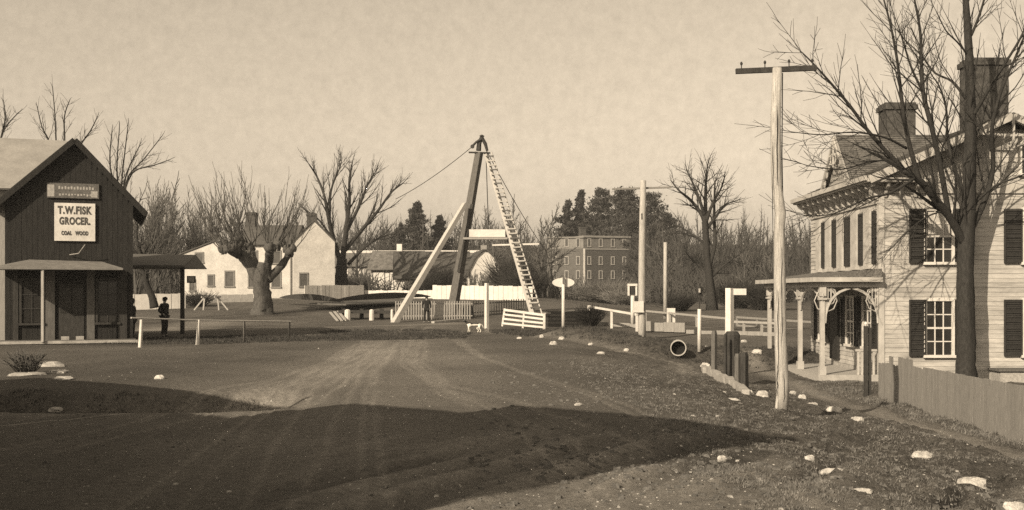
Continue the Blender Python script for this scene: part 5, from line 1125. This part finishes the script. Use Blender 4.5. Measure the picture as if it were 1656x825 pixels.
    if hat == 'brim': b.tube([(hx, hy, zb), (hx, hy, zb + .018 * k)], .155 * k, 18); b.tube([(hx, hy, zb + .015 * k), (hx, hy, zb + .10 * k), (hx, hy, zb + .13 * k)], [.10 * k, .095 * k, .05 * k], 14)
    else: b.tube([(hx, hy, zb), (hx, hy - .01 * k, zb + .05 * k), (hx, hy, zb + .085 * k)], [.10 * k, .115 * k, .06 * k], 14); b.tube([(hx, hy - .08 * k, zb + .0), (hx, hy - .135 * k, zb - .006)], [.07 * k, .04 * k], 8)
    b.build('hat', M['cloth'], t); return t
stand = {'l': dict(el=(-.27, .04, 1.14), wr=(-.24, -.06, .93), hand=(-.22, -.10, .85), kn=(-.13, -.02, .48), an=(-.15, .03, .08)), 'r': dict(el=(.27, .05, 1.14), wr=(.25, -.05, .93), hand=(.23, -.09, .85), kn=(.12, -.03, .48), an=(.14, .02, .08))}
lean_ = {'l': dict(el=(-.25, .10, 1.16), wr=(-.16, -.08, 1.02), hand=(-.13, -.12, .95), kn=(-.10, -.04, .48), an=(-.10, .03, .08)), 'r': dict(el=(.25, .12, 1.16), wr=(.17, -.06, 1.00), hand=(.15, -.11, .93), kn=(.11, .0, .48), an=(.12, .06, .08))}
person(GP(690, 71.2), 1.72, R(4), 'man in dark suit and brimmed hat standing in the road before the picket fence', stand, 'brim')
person(GP(266, 50.2), 1.80, R(62), 'man in dark jacket and cap standing by the shelter post, turned right', lean_, 'cap')
person((XX(213.5, 46.4), 46.4, G(-16.1, 46.4)), 1.72, R(80), 'man in dark clothes half hidden behind the right corner of the store', lean_, 'brim')

dp = GP(766, 55.5); t = thing('dog', dp, 'black and white dog standing in the road left of the white post', 'dog'); t.rotation_euler = (0, 0, R(8)); ORG[t.name] = Vector((0, 0, 0))
js = [(0, 0, .40, (.085, .10)), (.20, 0, .41, (.075, .085)), (-.2, 0, .41, (.09, .115)), (-.30, 0, .46, (.07, .08)), (-.40, 0, .56, .055), (-.46, 0, .61, (.065, .065)), (-.58, 0, .57, .035), (.30, 0, .40, (.07, .08)), (.38, 0, .42, .022), (.46, 0, .34, .018), (.50, 0, .22, .01)]
es = [(0, 1), (0, 2), (2, 3), (3, 4), (4, 5), (5, 6), (1, 7), (7, 8), (8, 9), (9, 10)]
for s in (-1, 1):
    i = len(js); off = .05 * s
    js += [(-.24 + off * .5, s * .07, .30, .045), (-.22 + off, s * .075, .17, .026), (-.24 + off, s * .075, .03, .024), (-.28 + off, s * .075, .02, .02)]; es += [(2, i), (i, i + 1), (i + 1, i + 2), (i + 2, i + 3)]
    i = len(js); js += [(.26 - off * .5, s * .07, .30, .06), (.22 - off, s * .075, .20, .035), (.31 - off, s * .075, .13, .022), (.28 - off, s * .075, .03, .022), (.24 - off, s * .075, .02, .02)]; es += [(7, i), (i, i + 1), (i + 1, i + 2), (i + 2, i + 3), (i + 3, i + 4)]
fur = bpy.data.materials.new('black_and_white_fur'); fur.use_nodes = True; nn = fur.node_tree; tc = nn.nodes.new('ShaderNodeTexCoord'); sp = nn.nodes.new('ShaderNodeSeparateXYZ'); nn.links.new(tc.outputs['Object'], sp.inputs[0])
nz = nn.nodes.new('ShaderNodeTexNoise'); nz.inputs['Scale'].default_value = 5; nn.links.new(tc.outputs['Object'], nz.inputs['Vector'])
m1 = nn.nodes.new('ShaderNodeMath'); m1.operation = 'MULTIPLY_ADD'; nn.links.new(nz.outputs[0], m1.inputs[0]); m1.inputs[1].default_value = .25; nn.links.new(sp.outputs[2], m1.inputs[2])
cr = nn.nodes.new('ShaderNodeValToRGB'); cr.color_ramp.interpolation = 'CONSTANT'; cr.color_ramp.elements[0].color = (.62, .6, .55, 1); cr.color_ramp.elements[1].position = .57; cr.color_ramp.elements[1].color = (.02, .02, .02, 1)
nn.links.new(m1.outputs[0], cr.inputs[0]); nn.links.new(cr.outputs[0], nn.nodes['Principled BSDF'].inputs['Base Color'])
skin_mesh('body', js, es, fur, t, 0)
for s in (-1, 1): b = MB(); b.tube([(-.44, s * .05, .66), (-.43, s * .085, .60), (-.44, s * .085, .54)], [.02, .03, .01], 5); b.build('ear', M['leather'], t)

# ------------------------------------------------------------------ stones
def rock(px_, d, w, h, lab, flat=1.0, name='stone', m='stone', dz=0):
    p = GP(px_, d); b = MB(); n, mm = 13, 8; v = []; sd = random.random() * 99; dep = w * random.uniform(.5, .75); ang = random.uniform(-.5, .5)
    for j in range(mm + 1):
        ph = math.pi * j / mm
        for i in range(n):
            th = 6.283 * i / n; r = 1 + .36 * float(vnoise(math.cos(th) * 1.3 + sd, math.sin(th) * 1.3 + j * .55 + sd)) + .12 * random.uniform(-1, 1); sx = (abs(math.cos(th)) ** .75) * math.copysign(1, math.cos(th)); x, y_ = sx * w / 2 * math.sin(ph) ** .6 * r, math.sin(th) * dep / 2 * math.sin(ph) ** .6 * r
            v.append((p.x + x * math.cos(ang) - y_ * math.sin(ang), p.y + x * math.sin(ang) + y_ * math.cos(ang), p.z + dz + h * .32 + h * .62 * math.cos(ph) * (1 + .15 * random.uniform(-1, 1))))
    b.add(v, [[j * n + i, j * n + (i + 1) % n, (j + 1) * n + (i + 1) % n, (j + 1) * n + i] for j in range(mm) for i in range(n)]); o = b.build(name, M[m], org=p); return tag(o, lab, 'stone')
def rk(px_, py_, wpx, hpx, lab, m='stone'):
    d = 20.0
    for _ in range(30): d = .5 * d + .5 * (EYE - G(XX(px_, d), d)) * F / max(8, (py_ + hpx * .45 - HY))
    rock(px_, d, wpx * d / F * .98, hpx * d / F * 1.1, lab, m=m, dz=-.33 * hpx * d / F)
for a in [(1640, 818, 48, 22, 'large pale stone in the bottom right corner'), (1573, 777, 46, 20, 'long pale block of stone beside the path near the bottom right'), (1491, 733, 38, 12, 'flat pale stone lying at the edge of the footpath'), (1348, 761, 50, 12, 'low pale slab half buried in the turf at lower right'),
          (1309, 740, 20, 15, 'upright pale stone left of the half buried slab'), (1168, 739, 16, 8, 'small pale stone at the tip of the big shadow'), (1394, 792, 34, 8, 'flat buried stone below the low slab'), (1387, 676, 22, 7, 'pale stone at the upper end of the footpath edge'), (1349, 661, 26, 12, 'rounded pale stone right of the near telegraph pole'),
          (1314, 653, 20, 7, 'flat pale stone just right of the near pole foot'), (1297, 641, 14, 10, 'small square stone between pole and rounded stone'), (1282, 634, 12, 7, 'small stone tight against the near pole on its right'), (1233, 636, 24, 14, 'pale boulder just left of the near pole'), (1213, 634, 12, 10, 'small stone at the near end of the kerb stones'),
          (1180, 645, 30, 5, 'long flat stone left of the kerb end'), (1165, 634, 22, 5, 'second flat stone left of the kerb end'), (1140, 590, 16, 12, 'lumpy stone at the far end of the kerb stones'), (1225, 571, 18, 9, 'pale stone between the dark posts and the near pole'), (1203, 551, 12, 5, 'small pale stone behind the dark posts'),
          (1142, 561, 7, 8, 'small upright stone right of the thin white post'), (1133, 577, 8, 5, 'tiny stone below the thin white post'), (935, 653, 14, 5, 'lone pale stone on the open road'), (258, 609, 17, 9, 'bright rounded stone on the grass below the hitching rail'), (972, 570, 13, 5, 'pale stone on the path edge, right of its row'), (895, 554, 14, 8, 'biggest pale stone below the white barrier'),
          (908, 546, 10, 6, 'small stone below the oval sign pole'), (876, 543, 8, 6, 'small stone below the middle of the white barrier'), (955, 556, 9, 6, 'small stone below the dark abutment'), (1013, 565, 9, 6, 'small stone left of the second telegraph pole foot'), (840, 546, 9, 4, 'small flat stone below the left end of the barrier'),
          (1084, 562, 8, 6, 'stone against the left rim of the drain pipe'), (1112, 560, 8, 7, 'stone against the right rim of the drain pipe')]: rk(*a)
for a in [(82, 588, 40, 11, 'thick pale slab on the left bank'), (95, 600, 44, 7, 'long pale slab below the thick slab on the left bank'), (45, 604, 60, 7, 'long tapering slab at the rim of the left ditch'), (105, 610, 34, 6, 'lowest pale slab on the left bank'), (90, 682, 26, 8, 'pale broken stone on the shaded ground at lower left')]: rk(*a, m='kerb')

# ------------------------------------------------------------------ turf, pebbles
def scatter_blades(n, x0, x1, y0, y1, keep, hmin, hmax, wd, name, m, label, seed):
    rs = np.random.RandomState(seed); y = 1 / rs.uniform(1 / y1, 1 / y0, n); x = rs.uniform(0, 1, n) * (x1 - x0) + x0; cl = vnoise(x * 1.6, y * 1.6) + .5; k = keep(x, y) * (cl > rs.uniform(.1, .6, n)) * (rs.rand(n) < 1)
    k = k.astype(bool); x, y = x[k], y[k]; c0 = rs.randint(0, len(x), len(x) // 1); gi = np.arange(len(x)) // 7 * 7; x = x[gi] + rs.normal(0, .05, len(x)); y = y[gi] + rs.normal(0, .05, len(x)); z = ground_at(x, y)
    n = len(x); a = rs.uniform(0, 6.28, n); h = rs.uniform(hmin, hmax, n); ln = rs.normal(0, .5, (n, 2)) * h[:, None]; w = wd * rs.uniform(.6, 1.4, n)
    p = np.stack([x, y, z - .01], -1); dx = np.stack([np.cos(a) * w, np.sin(a) * w, 0 * a], -1); tp = p + np.stack([ln[:, 0], ln[:, 1], h], -1)
    v = np.stack([p - dx, p + dx, tp], 1).reshape(-1, 3); b = MB(); b.add(v, None, np.arange(3 * n).reshape(-1, 3)); tag(b.build(name, m, kind='stuff'), label)
_yr = GY[:, 0]
def ground_at(x, y):
    i = np.clip(np.searchsorted(_yr, y) - 1, 0, len(_yr) - 2); fy = (y - _yr[i]) / (_yr[i + 1] - _yr[i])
    half = np.where(y > 0, 30 + .9 * y, 30.0); u = np.arcsinh(np.clip(x / half, -1, 1) * math.sinh(2.6)) / 2.6; fj = (u + 1) / 2 * (GX.shape[1] - 1); j = np.clip(fj.astype(int), 0, GX.shape[1] - 2); fx = fj - j
    return (GZ[i, j] * (1 - fx) + GZ[i, j + 1] * fx) * (1 - fy) + (GZ[i + 1, j] * (1 - fx) + GZ[i + 1, j + 1] * fx) * fy
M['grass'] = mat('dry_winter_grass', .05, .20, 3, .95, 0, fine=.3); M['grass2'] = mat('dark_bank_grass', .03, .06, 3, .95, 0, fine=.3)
pathd = lambda x, y: segdist(x, y, [(8.95, 6), (8.85, 22), (8.6, 30)]) > .62
scatter_blades(170000, 1.2, 10, 7.5, 34, lambda x, y: pathd(x, y) & (x > 2.2 + .8 * vnoise(x * 2, y) - .03 * (y - 14)) & (x < .46 * y + 1), .015, .06, .007, 'turf', M['grass'], 'rough dry winter grass on the right foreground', 11)
scatter_blades(40000, 9.3, 12.2, 18, 36, lambda x, y: x > 0, .03, .10, .008, 'fence_grass', M['grass'], 'grass along the foot of the board fence', 12)
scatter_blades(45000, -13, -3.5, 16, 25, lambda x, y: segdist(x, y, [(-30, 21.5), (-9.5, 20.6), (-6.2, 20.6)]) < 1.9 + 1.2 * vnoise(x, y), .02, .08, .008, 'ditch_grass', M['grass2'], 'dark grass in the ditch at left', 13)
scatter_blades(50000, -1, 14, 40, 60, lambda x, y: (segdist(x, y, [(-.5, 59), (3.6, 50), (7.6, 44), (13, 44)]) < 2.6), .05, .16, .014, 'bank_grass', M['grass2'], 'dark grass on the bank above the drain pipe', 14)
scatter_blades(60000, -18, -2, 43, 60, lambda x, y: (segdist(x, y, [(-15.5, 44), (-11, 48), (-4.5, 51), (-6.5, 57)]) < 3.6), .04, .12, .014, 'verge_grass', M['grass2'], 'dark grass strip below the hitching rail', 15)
rs = np.random.RandomState(8); b = MB()
for i in range(1500):
    if i < 900: y = 1 / rs.uniform(1 / 30, 1 / 9); x = rs.uniform(.8, 8)
    else: y = 1 / rs.uniform(1 / 60, 1 / 9); x = rs.uniform(-.4, .4) * y
    s = rs.uniform(.005, .016) * (2.4 if rs.rand() < .06 else 1); z = float(ground_at(np.array([x]), np.array([y]))[0]); q = [(x + rs.uniform(.6, 1.2) * s * c_, y + rs.uniform(.6, 1.2) * s * d_, z + s * e_) for c_, d_, e_ in ((-1, -1, -.3), (1, -1, -.3), (1, 1, -.3), (-1, 1, -.3), (-.6, -.6, .6), (.6, -.6, .5), (.6, .6, .6), (-.6, .6, .5))]; b.hexa(q)
tag(b.build('pebbles', M['kerb'], kind='stuff'), 'scattered pale pebbles on the road and turf')
M['clod'] = mat('dry_earth_clod', .045, .13, 9, .95, .6, .02, fine=.3)
b = MB()
for i in range(9000):
    y = 1 / rs.uniform(1 / 32, 1 / 9); x = rs.uniform(-.5, 10) if i < 7400 else rs.uniform(-.45, .2) * y
    if not pathd(np.array([x]), np.array([y]))[0] or vnoise(x * .9, y * .9) + .5 < rs.uniform(.1, .85): continue
    s = (.010 + .05 * rs.uniform(0, 1) ** 2.5) * (1 if i < 7400 else .5); z = float(ground_at(np.array([x]), np.array([y]))[0]); q = [(x + rs.uniform(.5, 1.3) * s * c_, y + rs.uniform(.5, 1.3) * s * d_, z + s * e_) for c_, d_, e_ in ((-1, -1, -.3), (1, -1, -.3), (1, 1, -.3), (-1, 1, -.3), (-.6, -.6, .5), (.6, -.6, .7), (.6, .6, .4), (-.6, .6, .6))]; b.hexa(q)
tag(b.build('clods', M['clod'], kind='stuff'), 'crumbled clods of earth strewn over road edge and turf')

# ------------------------------------------------------------------ thin winter haze
hm = bpy.data.materials.new('haze'); hm.use_nodes = True; hn = hm.node_tree; hn.nodes.clear(); ho = hn.nodes.new('ShaderNodeOutputMaterial'); pv_ = hn.nodes.new('ShaderNodeVolumePrincipled')
pv_.inputs['Color'].default_value = (.9, .9, .9, 1); pv_.inputs['Density'].default_value = .0005; pv_.inputs['Anisotropy'].default_value = .3; hn.links.new(pv_.outputs[0], ho.inputs['Volume'])
b = MB(); b.box((0, 400, 17), (1900, 1040, 42)); tag(b.build('haze', hm, kind='stuff'), 'thin pale winter haze over the far wood')

# ------------------------------------------------------------------ alike things share a group
PH = {'stone': 'pale stones strewn over the verge and banks', 'tree': 'bare trees and conifers around the village', 'shrub': 'leafless shrubs and thickets', 'fence': 'fences about the village', 'post': 'posts standing along the roadside',
      'pole': 'tall wooden poles', 'person': 'men standing about', 'house': 'houses of the village', 'sign': 'sign boards', 'plank': 'pale planks leaning by the platform', 'sawhorse': 'sawhorses before the farmhouse'}
tops = [o for o in COL.objects if o.parent is None and o.get('category')]
for c, ph in PH.items():
    l = [o for o in tops if o['category'] == c]
    if len(l) > 1:
        for o in l: o['group'] = ph
